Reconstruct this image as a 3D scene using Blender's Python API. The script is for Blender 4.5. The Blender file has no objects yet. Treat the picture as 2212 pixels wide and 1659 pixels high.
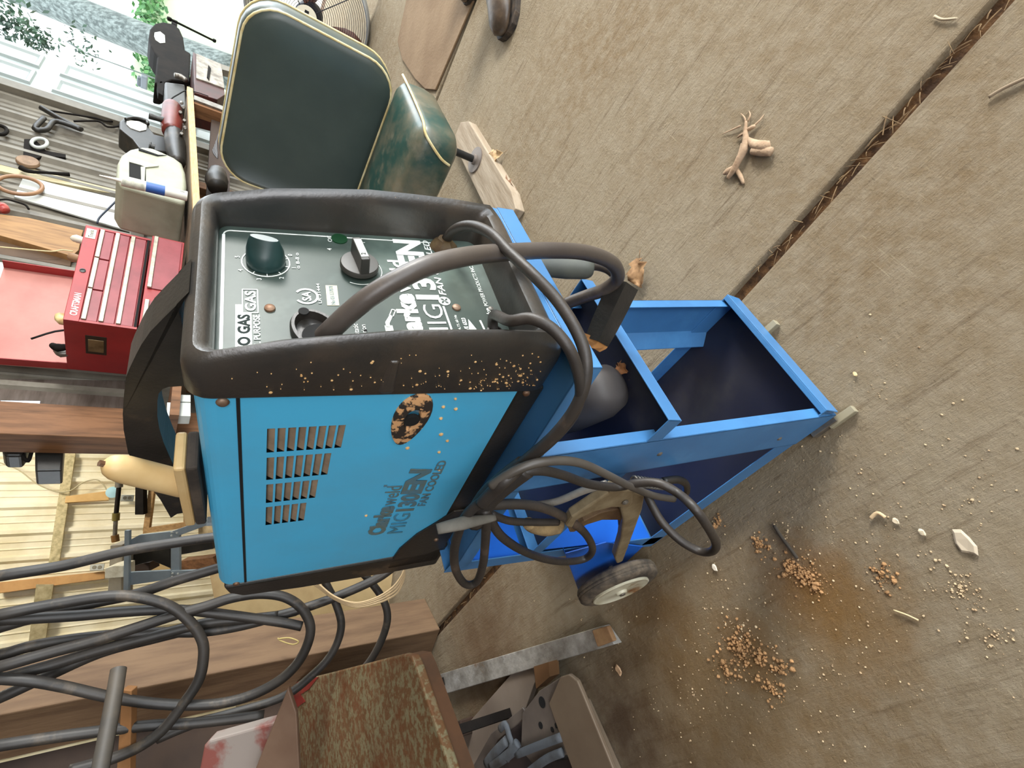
import bpy, math, random
from mathutils import Vector, Matrix
V = Vector
random.seed(7)
sc = bpy.context.scene
COL = sc.collection
# ------------------------------------------------------------ camera (the photograph is a portrait shot stored on its side)
FPX = 1094.5
CYAW, CPIT, CROL = 0.7858, 0.6126, 0.1282
O = V((-0.4465, -0.2674, 0.9942))
Fw = V((math.sin(CYAW)*math.cos(CPIT), math.cos(CYAW)*math.cos(CPIT), -math.sin(CPIT)))
_r = V((math.cos(CYAW), -math.sin(CYAW), 0)); _u = _r.cross(Fw)
Rt = _r*math.cos(CROL) + _u*math.sin(CROL)
Up = -_r*math.sin(CROL) + _u*math.cos(CROL)
cam = bpy.data.cameras.new('camera'); camo = bpy.data.objects.new('camera', cam); COL.objects.link(camo)
cam.sensor_width = 36; cam.lens = 36*FPX/2212; cam.clip_start = .02; cam.clip_end = 200
ax, ay, az = -Up, Rt, -Fw
camo.matrix_world = Matrix(((ax.x, ay.x, az.x, O.x), (ax.y, ay.y, az.y, O.y), (ax.z, ay.z, az.z, O.z), (0, 0, 0, 1)))
sc.camera = camo
# ------------------------------------------------------------ daylight outside, openings of the shed, added fill lights, exposure
w = bpy.data.worlds.new('sky'); sc.world = w; w.use_nodes = True
bg = w.node_tree.nodes['Background']; bg.inputs[0].default_value = (.86, .94, 1, 1); bg.inputs[1].default_value = 3.4
sc.view_settings.view_transform = 'Standard'; sc.view_settings.look = 'None'; sc.view_settings.gamma = 1
sc.view_settings.exposure = 0.55
def area(name, loc, look, sx, sy, power, col=(1, 1, 1), portal=False):
    l = bpy.data.lights.new(name, 'AREA'); l.shape = 'RECTANGLE'; l.size = sx; l.size_y = sy; l.energy = power; l.color = col
    o = bpy.data.objects.new(name, l); COL.objects.link(o); o.location = loc
    o.rotation_euler = (V(look)-V(loc)).to_track_quat('-Z', 'Y').to_euler()
    if portal: l.cycles.is_portal = True
    return o
area('doorway_daylight_portal', (6.3, 0, 1.5), (0, 0, 1.5), 5.2, 3.0, 1, portal=True)
area('front_daylight_portal', (1.5, -4.2, 1.5), (1.5, 0, 1.5), 9, 3.0, 1, portal=True)
area('doorway_daylight', (5.6, -1.2, 2.5), (0, 0, .5), 3.0, 1.6, 90, (.88, .95, 1))
area('front_daylight', (2.7, -2.9, 2.1), (0, .2, .4), 1.0, 1.0, 165, (1, .98, .93))
area('left_fill', (-2.6, -2.2, 2.3), (0, .4, .4), 2.0, 1.4, 62, (.98, .98, 1))  # added fill for the machine's left side, no opening there
area('bay_fill', (2.6, 3.4, 2.9), (1.6, 4.6, 1.2), .5, .5, 46, (1, .93, .78))  # unseen warm fill added to brighten the far bay
sun = bpy.data.lights.new('sun', 'SUN'); sun.energy = 1.5; sun.angle = .02
so = bpy.data.objects.new('sun', sun); COL.objects.link(so); so.rotation_euler = (math.radians(35), math.radians(20), 0)

# ------------------------------------------------------------ helpers
def ray(px, py): return Fw + Rt*((829.5-py)/FPX) + Up*((1106-px)/FPX)
def PD(px, py, d): return O + ray(px, py)*d
def PN(px, py, P, N):
    r = ray(px, py); return O + r*((V(P)-O).dot(N)/r.dot(N))
def PX(px, py, x): return PN(px, py, (x, 0, 0), V((1, 0, 0)))
def PY(px, py, y): return PN(px, py, (0, y, 0), V((0, 1, 0)))
def PZ(px, py, z=0): return PN(px, py, (0, 0, z), V((0, 0, 1)))
def lin(h):
    if isinstance(h, str):
        c = [int(h[i:i+2], 16)/255 for i in (0, 2, 4)]
        return tuple(x/12.92 if x <= .04045 else ((x+.055)/1.055)**2.4 for x in c)+(1,)
    return tuple(h)+(1,)
class NT:
    def __init__(s, name):
        s.m = bpy.data.materials.new(name); s.m.use_nodes = True; s.t = s.m.node_tree; s.b = s.t.nodes['Principled BSDF']
        s.tc = s.t.nodes.new('ShaderNodeTexCoord'); s.src = s.tc.outputs['Object']
    def n(s, k, **kw):
        x = s.t.nodes.new('ShaderNode'+k)
        for a, b in kw.items(): setattr(x, a, b)
        return x
    def L(s, a, b): s.t.links.new(a, b)
    def mapping(s, sca=(1, 1, 1), rot=(0, 0, 0), world=False):
        mp = s.n('Mapping'); mp.inputs['Scale'].default_value = sca; mp.inputs['Rotation'].default_value = rot
        if world:
            g = s.n('NewGeometry'); s.L(g.outputs['Position'], mp.inputs[0])
        else: s.L(s.src, mp.inputs[0])
        return mp.outputs[0]
    def noise(s, vec, sc_, det=4, rough=.6):
        x = s.n('TexNoise'); x.inputs['Scale'].default_value = sc_; x.inputs['Detail'].default_value = det; x.inputs['Roughness'].default_value = rough
        s.L(vec, x.inputs['Vector']); return x.outputs['Fac']
    def ramp(s, f, lo, hi, c0=(0, 0, 0, 1), c1=(1, 1, 1, 1)):
        x = s.n('ValToRGB'); e = x.color_ramp.elements; e[0].position = lo; e[1].position = hi; e[0].color = c0; e[1].color = c1
        s.L(f, x.inputs[0]); return x.outputs[0]
    def mix(s, f, a, b):
        x = s.n('Mix', data_type='RGBA')
        if isinstance(f, float): x.inputs[0].default_value = f
        else: s.L(f, x.inputs[0])
        for i, q in ((6, a), (7, b)):
            if isinstance(q, tuple): x.inputs[i].default_value = q
            else: s.L(q, x.inputs[i])
        return x.outputs[2]
def M(name, c1, c2=None, sc_=8, rough=.5, metal=0, bump=0, bsc=60, stretch=(1, 1, 1), spots=None, lo=.4, hi=.65, spec=None, world=False):
    t = NT(name); b = t.b
    v_ = t.mapping(stretch, world=world); c1 = lin(c1)
    out = None
    if c2 is not None: out = t.mix(t.ramp(t.noise(v_, sc_, 6), lo, hi), c1, lin(c2))
    for s_ in (spots or []):      # (colour, scale, low, high)
        f = t.ramp(t.noise(t.mapping(world=world), s_[1], 5, .65), s_[2], s_[3])
        out = t.mix(f, out if out is not None else c1, lin(s_[0]))
    if out is None: b.inputs['Base Color'].default_value = c1
    else: t.L(out, b.inputs['Base Color'])
    b.inputs['Roughness'].default_value = rough; b.inputs['Metallic'].default_value = metal
    if spec is not None: b.inputs['Specular IOR Level'].default_value = spec
    if bump:
        x = t.n('Bump'); x.inputs['Strength'].default_value = bump; x.inputs['Distance'].default_value = .004
        t.L(t.noise(v_, bsc, 6), x.inputs['Height']); t.L(x.outputs[0], b.inputs['Normal'])
    return t.m
class MB:
    def __init__(s): s.v = []; s.f = []
    def add(s, vs, fs):
        k = len(s.v); s.v += [V(x) for x in vs]; s.f += [tuple(i+k for i in f) for f in fs]; return s
    def obox(s, o, a, b, c):          # corner + three edge vectors
        o, a, b, c = map(V, (o, a, b, c))
        vs = [o, o+a, o+a+b, o+b, o+c, o+a+c, o+a+b+c, o+b+c]
        fs = [(0, 3, 2, 1), (4, 5, 6, 7), (0, 1, 5, 4), (1, 2, 6, 5), (2, 3, 7, 6), (3, 0, 4, 7)]
        if a.cross(b).dot(c) < 0: fs = [f[::-1] for f in fs]
        return s.add(vs, fs)
    def box(s, x0, x1, y0, y1, z0, z1): return s.obox((x0, y0, z0), (x1-x0, 0, 0), (0, y1-y0, 0), (0, 0, z1-z0))
    def prism(s, pts, ext):           # polygon + extrusion vector
        pts = [V(p) for p in pts]; ext = V(ext); n = len(pts)
        nn = V((0, 0, 0))
        for i in range(n): nn += (pts[i]-pts[0]).cross(pts[(i+1) % n]-pts[0])
        if nn.dot(ext) > 0: pts = pts[::-1]
        vs = pts+[p+ext for p in pts]
        fs = [tuple(range(n)), tuple(range(2*n-1, n-1, -1))]
        fs += [(i, i+n, (i+1) % n+n, (i+1) % n) for i in range(n)]
        return s.add(vs, fs)
    def loft(s, rings, closed=True, cap=True):
        k = len(rings[0]); vs = [p for r in rings for p in r]; fs = []
        m = k if closed else k-1
        for i in range(len(rings)-1):
            for j in range(m):
                fs.append((i*k+j, i*k+(j+1) % k, (i+1)*k+(j+1) % k, (i+1)*k+j))
        if cap and closed: fs += [tuple(range(k-1, -1, -1)), tuple(range((len(rings)-1)*k, len(rings)*k))]
        return s.add(vs, fs)
    def tube(s, pts, r, n=10, smooth=6, cap=True, flat=1.0, closed=False):
        pts = [V(p) for p in pts]; rr = r if isinstance(r, (list, tuple)) else [r]*len(pts)
        if smooth > 1 and len(pts) > 2:
            q = []; qr = []
            N = len(pts); seg = N if closed else N-1
            for i in range(seg):
                if closed: p0, p1, p2, p3 = pts[i-1], pts[i], pts[(i+1) % N], pts[(i+2) % N]
                else: p0, p1, p2, p3 = pts[max(i-1, 0)], pts[i], pts[i+1], pts[min(i+2, N-1)]
                for t in range(smooth):
                    t /= smooth
                    q.append(.5*((2*p1)+(p2-p0)*t+(2*p0-5*p1+4*p2-p3)*t*t+(3*p1-p0-3*p2+p3)*t**3))
                    qr.append(rr[i]*(1-t)+rr[(i+1) % N]*t)
            if not closed: q.append(pts[-1]); qr.append(rr[-1])
            pts, rr = q, qr
        rings = []; N = len(pts); prev = None
        for i in range(N):
            d = (pts[(i+1) % N]-pts[i-1]) if closed else (pts[min(i+1, N-1)]-pts[max(i-1, 0)])
            d = d.normalized() if d.length > 1e-9 else V((0, 0, 1))
            if prev is None:
                a = d.cross(V((0, 0, 1)));
                if a.length < .1: a = d.cross(V((1, 0, 0)))
            else: a = prev - d*prev.dot(d)
            a.normalize(); prev = a; b = d.cross(a)
            rings.append([pts[i]+(a*math.cos(2*math.pi*j/n)+b*math.sin(2*math.pi*j/n)*flat)*rr[i] for j in range(n)])
        if closed: rings.append(rings[0])
        return s.loft(rings, cap=cap and not closed)
    def lathe(s, o, axis, prof, n=24, flip=False):  # prof: list of (radius, distance along axis)
        o = V(o); d = V(axis).normalized(); a = d.cross(V((0, 0, 1)))
        if a.length < .1: a = d.cross(V((1, 0, 0)))
        a.normalize(); b = d.cross(a)
        rings = [[o+d*h+(a*math.cos(2*math.pi*j/n)+b*math.sin(2*math.pi*j/n))*max(r, 1e-5) for j in range(n)] for r, h in prof]
        return s.loft(rings)
    def build(s, name, mat, parent=None, bevel=0, smooth=False, seg=2, origin=None, subdiv=0):
        if parent is not None:
            org = V((0, 0, 0)); p = parent
            while p is not None: org += p.location; p = p.parent
        else:
            lo = V((min(p.x for p in s.v), min(p.y for p in s.v), min(p.z for p in s.v))); hi = V((max(p.x for p in s.v), max(p.y for p in s.v), max(p.z for p in s.v)))
            org = V(((lo.x+hi.x)/2, (lo.y+hi.y)/2, lo.z)) if origin is None else V(origin)
        me = bpy.data.meshes.new(name); me.from_pydata([tuple(p-org) for p in s.v], [], s.f); me.update()
        import bmesh
        bm = bmesh.new(); bm.from_mesh(me); bmesh.ops.recalc_face_normals(bm, faces=bm.faces); bm.to_mesh(me); bm.free()
        if mat: me.materials.append(mat)
        o = bpy.data.objects.new(name, me); COL.objects.link(o)
        if parent is not None: o.parent = parent
        else: o.location = org
        if subdiv:
            x = o.modifiers.new('s', 'SUBSURF'); x.levels = x.render_levels = subdiv
        if bevel:
            x = o.modifiers.new('b', 'BEVEL'); x.width = bevel; x.segments = seg; x.limit_method = 'ANGLE'; x.angle_limit = math.radians(35)
            x.harden_normals = False
        if smooth:
            for p in me.polygons: p.use_smooth = True
            if smooth != 'all':
                x = me.set_sharp_from_angle(angle=math.radians(40)) if hasattr(me, 'set_sharp_from_angle') else None
        return o
def tag(o, label, cat, group=None, kind=None):
    if label: o['label'] = label
    if cat: o['category'] = cat
    if group: o['group'] = group
    if kind: o['kind'] = kind
    return o
def thing(name, loc, label, cat, group=None):
    o = bpy.data.objects.new(name, None); o.empty_display_size = .05; COL.objects.link(o); o.location = loc
    return tag(o, label, cat, group)
def struct(o): o['kind'] = 'structure'; return o
def text(s, name, mat, parent, o, ux, uy, size, ext=.0003, bold=0, shear=0, width=None, align='LEFT', spacing=1.0):
    c = bpy.data.curves.new(name, 'FONT'); c.body = s; c.size = size*1.38; c.extrude = ext; c.offset = bold*size; c.shear = shear; c.align_x = align; c.space_character = spacing
    c.resolution_u = 3
    t = bpy.data.objects.new(name, c); COL.objects.link(t); bpy.context.view_layer.update()
    me = bpy.data.meshes.new_from_object(t); bpy.data.objects.remove(t)
    ux = V(ux).normalized(); uy = V(uy).normalized(); uz = ux.cross(uy)
    xs = [v_.co.x for v_ in me.vertices]; k = 1
    if width and xs: k = width/(max(xs)-min(xs))
    org = V((0, 0, 0)); p = parent
    while p is not None: org += p.location; p = p.parent
    for v_ in me.vertices: v_.co = V(o)+ux*v_.co.x*k+uy*v_.co.y+uz*v_.co.z-org
    me.name = name; me.materials.clear(); me.materials.append(mat)
    q = bpy.data.objects.new(name, me); COL.objects.link(q); q.parent = parent
    return q
def rrect(x0, x1, y0, y1, r, n=5, side=6):
    P = []
    for cx, cy, a0 in ((x1-r, y1-r, 0), (x0+r, y1-r, 90), (x0+r, y0+r, 180), (x1-r, y0+r, 270)):
        arc = [(cx+r*math.cos(math.radians(a0+90*i/n)), cy+r*math.sin(math.radians(a0+90*i/n))) for i in range(n+1)]
        if P:
            a, b = P[-1], arc[0]; P += [(a[0]+(b[0]-a[0])*i/side, a[1]+(b[1]-a[1])*i/side) for i in range(1, side)]
        P += arc
    a, b = P[-1], P[0]; P += [(a[0]+(b[0]-a[0])*i/side, a[1]+(b[1]-a[1])*i/side) for i in range(1, side)]
    return P
# ------------------------------------------------------------ materials
m_floor = None
def floor_mat():
    t = NT('dusty_concrete'); b = t.b
    g = t.n('NewGeometry'); pos = g.outputs['Position']
    base = t.mix(t.ramp(t.noise(t.mapping(world=True), 1.3, 6), .35, .68), lin('ae a087'.replace(' ', '')), lin('957f60'))
    base = t.mix(t.ramp(t.noise(t.mapping(world=True), 26, 7, .7), .38, .75), base, lin('b3a48c'))
    base = t.mix(t.ramp(t.noise(t.mapping((60, 5, 30), world=True), 1.0, 5, .7), .55, .8), base, lin('75624a'))
    # pale scuffs scratched into the slab left of the cart
    sc1 = t.ramp(t.noise(t.mapping((9, 260, 40), (0, 0, .5), world=True), 1, 3, .6), .66, .72)
    base = t.mix(t.ramp(t.noise(t.mapping(world=True), 2.2, 3), .5, .62), base, t.mix(sc1, base, lin('c2b294')))
    for (x, y), r, c in (((1735, 1255), .07, '94622c'), ((1600, 1400), .06, '8f6536'), ((1420, 1330), .09, '705233'), ((1520, 1480), .30, '86683f'), ((1340, 1570), .17, '4a3222'), ((1050, 1420), .3, '70543a'), ((1830, 1330), .10, '96713f'), ((1690, 900), .03, '8a7252')):
        p = PZ(x, y)
        d = t.n('VectorMath', operation='DISTANCE'); t.L(pos, d.inputs[0]); d.inputs[1].default_value = tuple(p)
        nz = t.n('Math', operation='MULTIPLY_ADD'); t.L(t.noise(t.mapping(world=True), 14, 5), nz.inputs[0]); nz.inputs[1].default_value = r*1.6; t.L(d.outputs['Value'], nz.inputs[2])
        f = t.ramp(nz.outputs[0], r*.9, r*2.2, (.75, .75, .75, 1), (0, 0, 0, 1))
        base = t.mix(f, base, lin(c))
    t.L(base, b.inputs['Base Color']); b.inputs['Roughness'].default_value = .92; b.inputs['Specular IOR Level'].default_value = .2
    n1 = t.noise(t.mapping((150, 22, 40), (0, 0, .07), world=True), 1, 6, .75)
    n2 = t.noise(t.mapping(world=True), 85, 8, .75)
    a = t.n('Math', operation='ADD'); t.L(n1, a.inputs[0]); t.L(n2, a.inputs[1])
    x = t.n('Bump'); x.inputs['Strength'].default_value = .9; x.inputs['Distance'].default_value = .017
    t.L(a.outputs[0], x.inputs['Height']); t.L(x.outputs[0], b.inputs['Normal']); return t.m
m_floor = floor_mat()
m_dirt = M('joint_dirt', '3d2917', '6b4c2c', 40, .95, bump=1, bsc=90, world=True)
m_siding = M('cream_siding', 'f1ead2', 'ddd2b0', 3, .5)
m_siding2 = M('grey_siding', '807a6d', '575145', 2.5, .55, spots=[('5c554a', 5, .6, .8)])
m_wood = M('pale_wood', 'a98659', '8a6a42', 6, .7, bump=.3, stretch=(8, 8, 1), bsc=14)
m_wood2 = M('brown_wood', '7c5433', '573719', 4, .7, bump=.3, stretch=(8, 8, 1), bsc=12)
m_darkwood = M('dark_boards', '3a2a1e', '241812', 3, .8, bump=.3)
m_ceiling = M('ceiling_boards', '8a7a64', '6c5c48', 3, .8)
m_ground = M('gravel_ground', 'cfc8b8', 'b8ae98', 5, .9)
m_white = M('white_paint', 'c6c8c2', 'b2b5ae', 4, .45)
m_black = M('black_plastic', '1e1d1a', '2c2824', 14, .42, bump=.15, bsc=200, spots=[('5a4a38', 9, .58, .8)])
m_bezel = M('dusty_black_plastic', '2b2b2a', '38332e', 10, .34, spec=.8, bump=.12, bsc=160, spots=[('4c4136', 7, .5, .75), ('b9925f', 120, .74, .76)])
m_cyan = M('sky_blue_enamel', '4bb0dc', '52a6cc', 4, .38, spots=[('7c8c88', 3.5, .62, .85), ('bfb295', 95, .74, .765)])
m_cyan_side = m_cyan
m_blue = M('cart_blue_enamel', '4277a8', '3b6b9a', 5, .34, spots=[('4f87b6', 6, .55, .8), ('93a8b4', 110, .73, .76)])
m_blue2 = M('bright_blue_enamel', '1e62c8', '1d5ab4', 5, .34)
m_navy = M('dark_navy_sheet', '15182b', '24242c', 4, .5, spots=[('3a3836', 5, .55, .8)])  # shelf floors, much darker than the cart blue
m_rubber = M('black_rubber', '2c2825', '3b342e', 12, .5, bump=.15, bsc=120, spots=[('655446', 11, .6, .8)])
m_hose = M('dusty_hose', '262422', '383430', 8, .5, bump=.1, spots=[('65594a', 14, .58, .8)])
m_slat = M('dusty_louver', '7d6b58', '96816a', 30, .8)
m_void = M('dark_interior', '050505', rough=.9)
m_rust = M('rusty_steel', '6b4b2c', '7d7456', 75, .7, .15, bump=.4, bsc=80, lo=.46, hi=.56, spots=[('6b3d1c', 12, .5, .7)])
m_screw = M('rusty_screw', '6b4a33', '8d7a68', 60, .55, .5)
m_steel = M('dull_steel', '8b8780', '6c645a', 20, .45, .7, bump=.15)
m_tan = M('wood_varnished', 'c9ad7c', 'b8955f', 10, .5, stretch=(1, 1, 1), spots=[('8a6034', 8, .6, .8)])
m_print = M('white_print', 'eef2ec', 'cdd3cd', 60, .7, spec=.2)
m_gprint = M('grey_print', '5d6a64', '4c7284', 50, .6)
m_knob = M('dark_green_knob', '24403f', '1c3130', 12, .35)
m_knob2 = M('black_knob', '2b2a28', '3b3833', 12, .4)
m_cream = M('cream_dust', 'd6ae78', 'b98d58', 60, .9)

# ------------------------------------------------------------ setting
def jx(y): return .173-.068*(y+.012)          # the joint that runs under the cart
GW = .0145
fl = MB()
Y0, Y1 = -4.4, 9
for xa, xb in ((lambda y: -7, lambda y: jx(y)-GW), (lambda y: jx(y)+GW, lambda y: jx(y)+2.05-GW), (lambda y: jx(y)+2.05+GW, lambda y: 5.9)):
    fl.prism([(xa(Y0), Y0, 0), (xb(Y0), Y0, 0), (xb(Y1), Y1, 0), (xa(Y1), Y1, 0)], (0, 0, -.03))
floor = struct(fl.build('floor', m_floor, bevel=.006, seg=3, origin=(0, 0, 0)))
struct(MB().box(-7.5, 6.2, -5, 9.5, -.09, -.016).build('floor.001', m_dirt, origin=(0, 0, -.1)))
struct(MB().box(-4.4, 5.9, -4.4, 8, 3.1, 3.2).build('ceiling', m_ceiling))
def corr(name, P0, d, length, z0, z1, mat, pitch=.229, h=.032, group=None):
    P0 = V(P0); d = V(d).normalized(); nrm = V((d.y, -d.x, 0))
    if nrm.dot(Fw) > 0: nrm = -nrm
    prof = []; x = 0
    while x < length:
        for q, hh in ((0, 0), (.02, h), (.05, h), (.07, 0), (.11, 0), (.117, h*.3), (.13, 0), (.17, 0), (.177, h*.3), (.19, 0)): prof.append((x+q, hh))
        x += pitch
    f = [P0+d*a+nrm*b for a, b in prof]; bk = [P0+d*prof[-1][0]-nrm*.01, P0-nrm*.01]
    ring = [V((p.x, p.y, z0)) for p in f+bk]; ring2 = [V((p.x, p.y, z1)) for p in f+bk]
    return struct(MB().loft([ring, ring2]).build(name, mat))
WB = 2.36
corr('wall_back', (1.46, WB, 0), (1, 0, 0), 3.1, 0, 3.1, m_siding2)
Q = PD(100, 1150, 4.6); fd = V((math.sin(math.radians(112)), math.cos(math.radians(112)), 0))
Qa = Q-fd*3.0
corr('wall_far', (Qa.x, Qa.y, 0), fd, 5.0, 0, 3.1, m_siding)
struct(MB().box(-4.4, -4.3, -4.4, 8, 0, 3.1).build('wall_left', m_darkwood))
# door frame posts and opening header on the back wall
bx = lambda *a: MB().box(*a)
struct(bx(4.50, 4.60, WB-.08, WB+.06, 0, 3.1).build('trim_1', m_siding2, bevel=.004))
struct(bx(5.75, 5.9, -4.4, -4.25, 0, 3.1).build('trim_2', m_wood2))
struct(bx(1.33, 1.45, WB-.16, WB-.02, 0, 3.1).build('trim_3', m_wood2, bevel=.004))
struct(bx(1.47, 1.54, WB-.12, WB-.02, 0, 3.1).build('trim_4', m_wood2, bevel=.004))
# dark boarded partition behind the loose post, far left
struct(MB().prism([(-.015, 1.765, 0), (-4.3, 1.765, 0), (-4.3, 1.86, 0), (-.015, 1.86, 0)], (0, 0, 3.1)).build('wall_partition', m_darkwood))

# ------------------------------------------------------------ welding machine (own frame: a right, b back, h up)
BL = V((-.12203, .06179, .65883)); XD = V((.99936, -.03509, .00645)); DT = V((.03568, .98290, -.18064)); NU = V((0, .18076, .98353))
WW, WD, WH = .2274, .456, .314
def W(a, b, h): return BL+XD*a+DT*b+NU*h
def wobox(mb, a0, a1, b0, b1, h0, h1): return mb.obox(W(a0, b0, h0), XD*(a1-a0), DT*(b1-b0), NU*(h1-h0))
def WA(px, py, a=0):      # a pixel on the plane a = const -> (b, h)
    P = PN(px, py, W(a, 0, 0), DT.cross(NU))-BL
    h = P.z; # solve b,h
    A = Matrix((XD, DT, NU)).transposed(); q = A.inverted() @ P
    return q.y, q.z
welder = thing('welding_machine', W(WW/2, WD/2, -.035), 'sky blue portable welding machine with black front bezel, sitting on the blue cart', 'welding machine')
def pb(h): return -.037+.065*h          # the sunken front panel leans a little
PF = [(-.040, -.044), (-.03, -.066), (0, -.087), (.06, -.086), (.119, -.083), (.16, -.080), (.19, -.074), (.24, -.066), (.297, -.050), (.33, -.040)]
def bf(h):
    for (h0, b0), (h1, b1) in zip(PF, PF[1:]):
        if h <= h1: t = (h-h0)/(h1-h0); return b0+(b1-b0)*max(t, 0)
    return PF[-1][1]
outer = rrect(-.004, WW+.004, -.036, WH+.006, .020); inner = rrect(.012, WW-.012, .008, WH-.018, .010)
def bring(t, off, absb=None):
    r = []
    for (a0, h0), (a1, h1) in zip(outer, inner):
        a = a0+(a1-a0)*t; h = h0+(h1-h0)*t
        r.append(W(a, absb if absb is not None else (pb(h) if off == 'p' else bf(h)+off), h))
    return r
mb = MB(); mb.loft([bring(.10, 0, .003), bring(0, 0, .0), bring(0, .018), bring(.05, .008), bring(.2, .002), bring(.42, -.001), bring(.68, .002), bring(.88, .008), bring(.97, .016), bring(1.0, 'p')], cap=False)
mb.build('bezel', m_bezel, welder, smooth=True)
# raised knuckle on the side of the bezel
mb = MB(); mb.loft([[W(-.004+dx, b, h) for b, h in ((-.003, hc-w_), (-.003, hc+w_), (-.05, hc+w_*.6), (-.05, hc-w_*.6))] for dx, hc, w_ in ((.002, .151, .010), (-.0025, .151, .005))]); mb.build('bezel_ridge', m_bezel, welder, bevel=.002)
# the case: left side as a sheet pierced for the louvres, then top, right and back
rows = [(.0548, .100, .2552, 8), (.108, .1565, .2548, 7), (.165, .211, .2545, 6), (.220, .271, .2542, 5)]
holes = []
for b0, b1, ht, n in rows:
    for k in range(n): holes.append((b0+.001, b1-.001, ht-.0095*k-.0072, ht-.0095*k))
bs = sorted(set([0.0, WD]+[x for h_ in holes for x in h_[:2]])); hs = sorted(set([0.0, WH-.018]+[x for h_ in holes for x in h_[2:]]))
mb = MB()
for i in range(len(bs)-1):
    for j in range(len(hs)-1):
        cb, ch = (bs[i]+bs[i+1])/2, (hs[j]+hs[j+1])/2
        if any(q[0] < cb < q[1] and q[2] < ch < q[3] for q in holes): continue
        mb.add([W(0, bs[i], hs[j]), W(0, bs[i+1], hs[j]), W(0, bs[i+1], hs[j+1]), W(0, bs[i], hs[j+1])], [(0, 1, 2, 3)])
top = [(0, WH-.018)]+[(.018-.018*math.cos(math.radians(x)), WH-.018+.018*math.sin(math.radians(x))) for x in range(15, 91, 15)]
top += [(WW-a, h) for a, h in top[::-1]]+[(WW, 0), (0, 0)]
for (a0, h0), (a1, h1) in zip(top, top[1:]): mb.add([W(a0, 0, h0), W(a1, 0, h1), W(a1, WD, h1), W(a0, WD, h0)], [(0, 1, 2, 3)])
mb.add([W(a, WD, h) for a, h in top[:-1]]+[W(0, WD, 0)], [tuple(range(len(top)))])
case = mb.build('case', m_cyan, welder)
wobox(MB(), .008, WW-.005, .01, WD-.01, .005, WH-.02).build('inner_chassis', m_void, welder)
for b0, b1, h0, h1 in holes:
    MB().prism([W(.0004, b0, h0), W(.0004, b1, h0), W(.0062, b1, h1+.0005), W(.0062, b0, h1+.0005)], XD*.0006).build('louvre', m_slat, welder)
seam = wobox(MB(), -.0008, .004, 0, WD, .2775, .2806); seam.build('case_seam', m_void, welder)
base = wobox(MB(), 0, WW, 0, WD+.02, -.034, -.0005); base.build('base', m_black, welder, bevel=.003)
mb = MB()
rp = [(WD, WH-.006), (WD+.028, WH-.012), (WD+.05, WH-.03), (WD+.062, .20), (WD+.070, .05), (WD+.070, -.037), (WD-.02, -.037), (WD-.02, -.03), (WD, 0)]
mb.prism([W(-.004, b, h) for b, h in rp], XD*(WW+.008)); mb.build('rear_bezel', m_black, welder, bevel=.008, seg=3)
mb = MB(); mb.prism([W(-.004, b, h) for b, h in [(.30, -.03), (.300, -.008), (.335, .012), (.37, .036), (.42, .054), (.478, .060), (.5, .06), (.5, -.03)]], XD*.004); mb.build('rear_corner', m_black, welder, bevel=.0015)
def screw(a, b, h, r=.0045, nm='screw', d=None, mat=None):
    d = V(d) if d else -XD
    MB().lathe(W(a, b, h), d, [(r, -.001), (r, .001), (r*.75, .0028), (r*.3, .0034), (0, .0034)], 14).build(nm, mat or m_screw, welder, smooth=True)
screw(0, .0107, .2909, .0055); screw(0, .455, .291, .0045); screw(-.0005, .0086, -.0125, .0045); screw(-.004, .40, -.004, .004)
# oval plug with a hole
ang = math.atan2(.009, .045)
mb = MB(); rings = []
for s_, o_ in ((1, 0), (.97, .003), (.62, .005), (.42, .0045), (.30, -.004)):
    r = []
    for k in range(28):
        t = 2*math.pi*k/28; x = math.cos(t); y = math.sin(t)
        lx = .047*s_*x; ly = (.0200+.0045*(-x))*s_*y
        if s_ < .7: lx -= .004
        r.append(W(-o_, .052+lx*math.cos(.05)-ly*math.sin(.05), .1145+lx*math.sin(.05)+ly*math.cos(.05)))
    rings.append(r)
mb.loft(rings); mb.build('hose_boss', M('speckled_black_plug', '2a211a', 'c8996a', 90, .8, lo=.5, hi=.56), welder, smooth=True)
MB().lathe(W(-.0053, .0475, .1145), -XD, [(.0001, -.004), (.0085, -.004), (.0085, .0006), (.0001, .0006)], 20).build('boss_hole', m_void, welder)
random.seed(11)
# mud drops stuck on the side sheet (stuck on, they move with it)
mb = MB()
for b, h in ((.03, .082), (.052, .079), (.085, .07), (.10, .058), (.125, .062), (.035, .066), (.016, .072), (.28, .128), (.17, .05), (.11, .105)):
    r = random.uniform(.0015, .003)
    mb.lathe(W(0, b, h), -XD, [(r, 0), (r*.9, .001), (r*.4, .002), (0, .0022)], 8)
mb.build('mud_drops', m_cream, welder)['kind'] = 'stuff'
mb = MB()
for i in range(170):
    h = random.choice([random.uniform(0, .16), random.uniform(0, .3), random.uniform(-.02, .06)]); b = random.triangular(-.07, -.002, -.012)
    if b < bf(h)+.02: continue
    r = random.choice([random.uniform(.0004, .0009), random.uniform(.0004, .0009), random.uniform(.0008, .0019)])
    mb.lathe(W(-.0042, b, h), -XD, [(r, 0), (r*.8, .0006), (0, .001)], 6)
mb.build('dust_specks', m_cream, welder)['kind'] = 'stuff'
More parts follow.
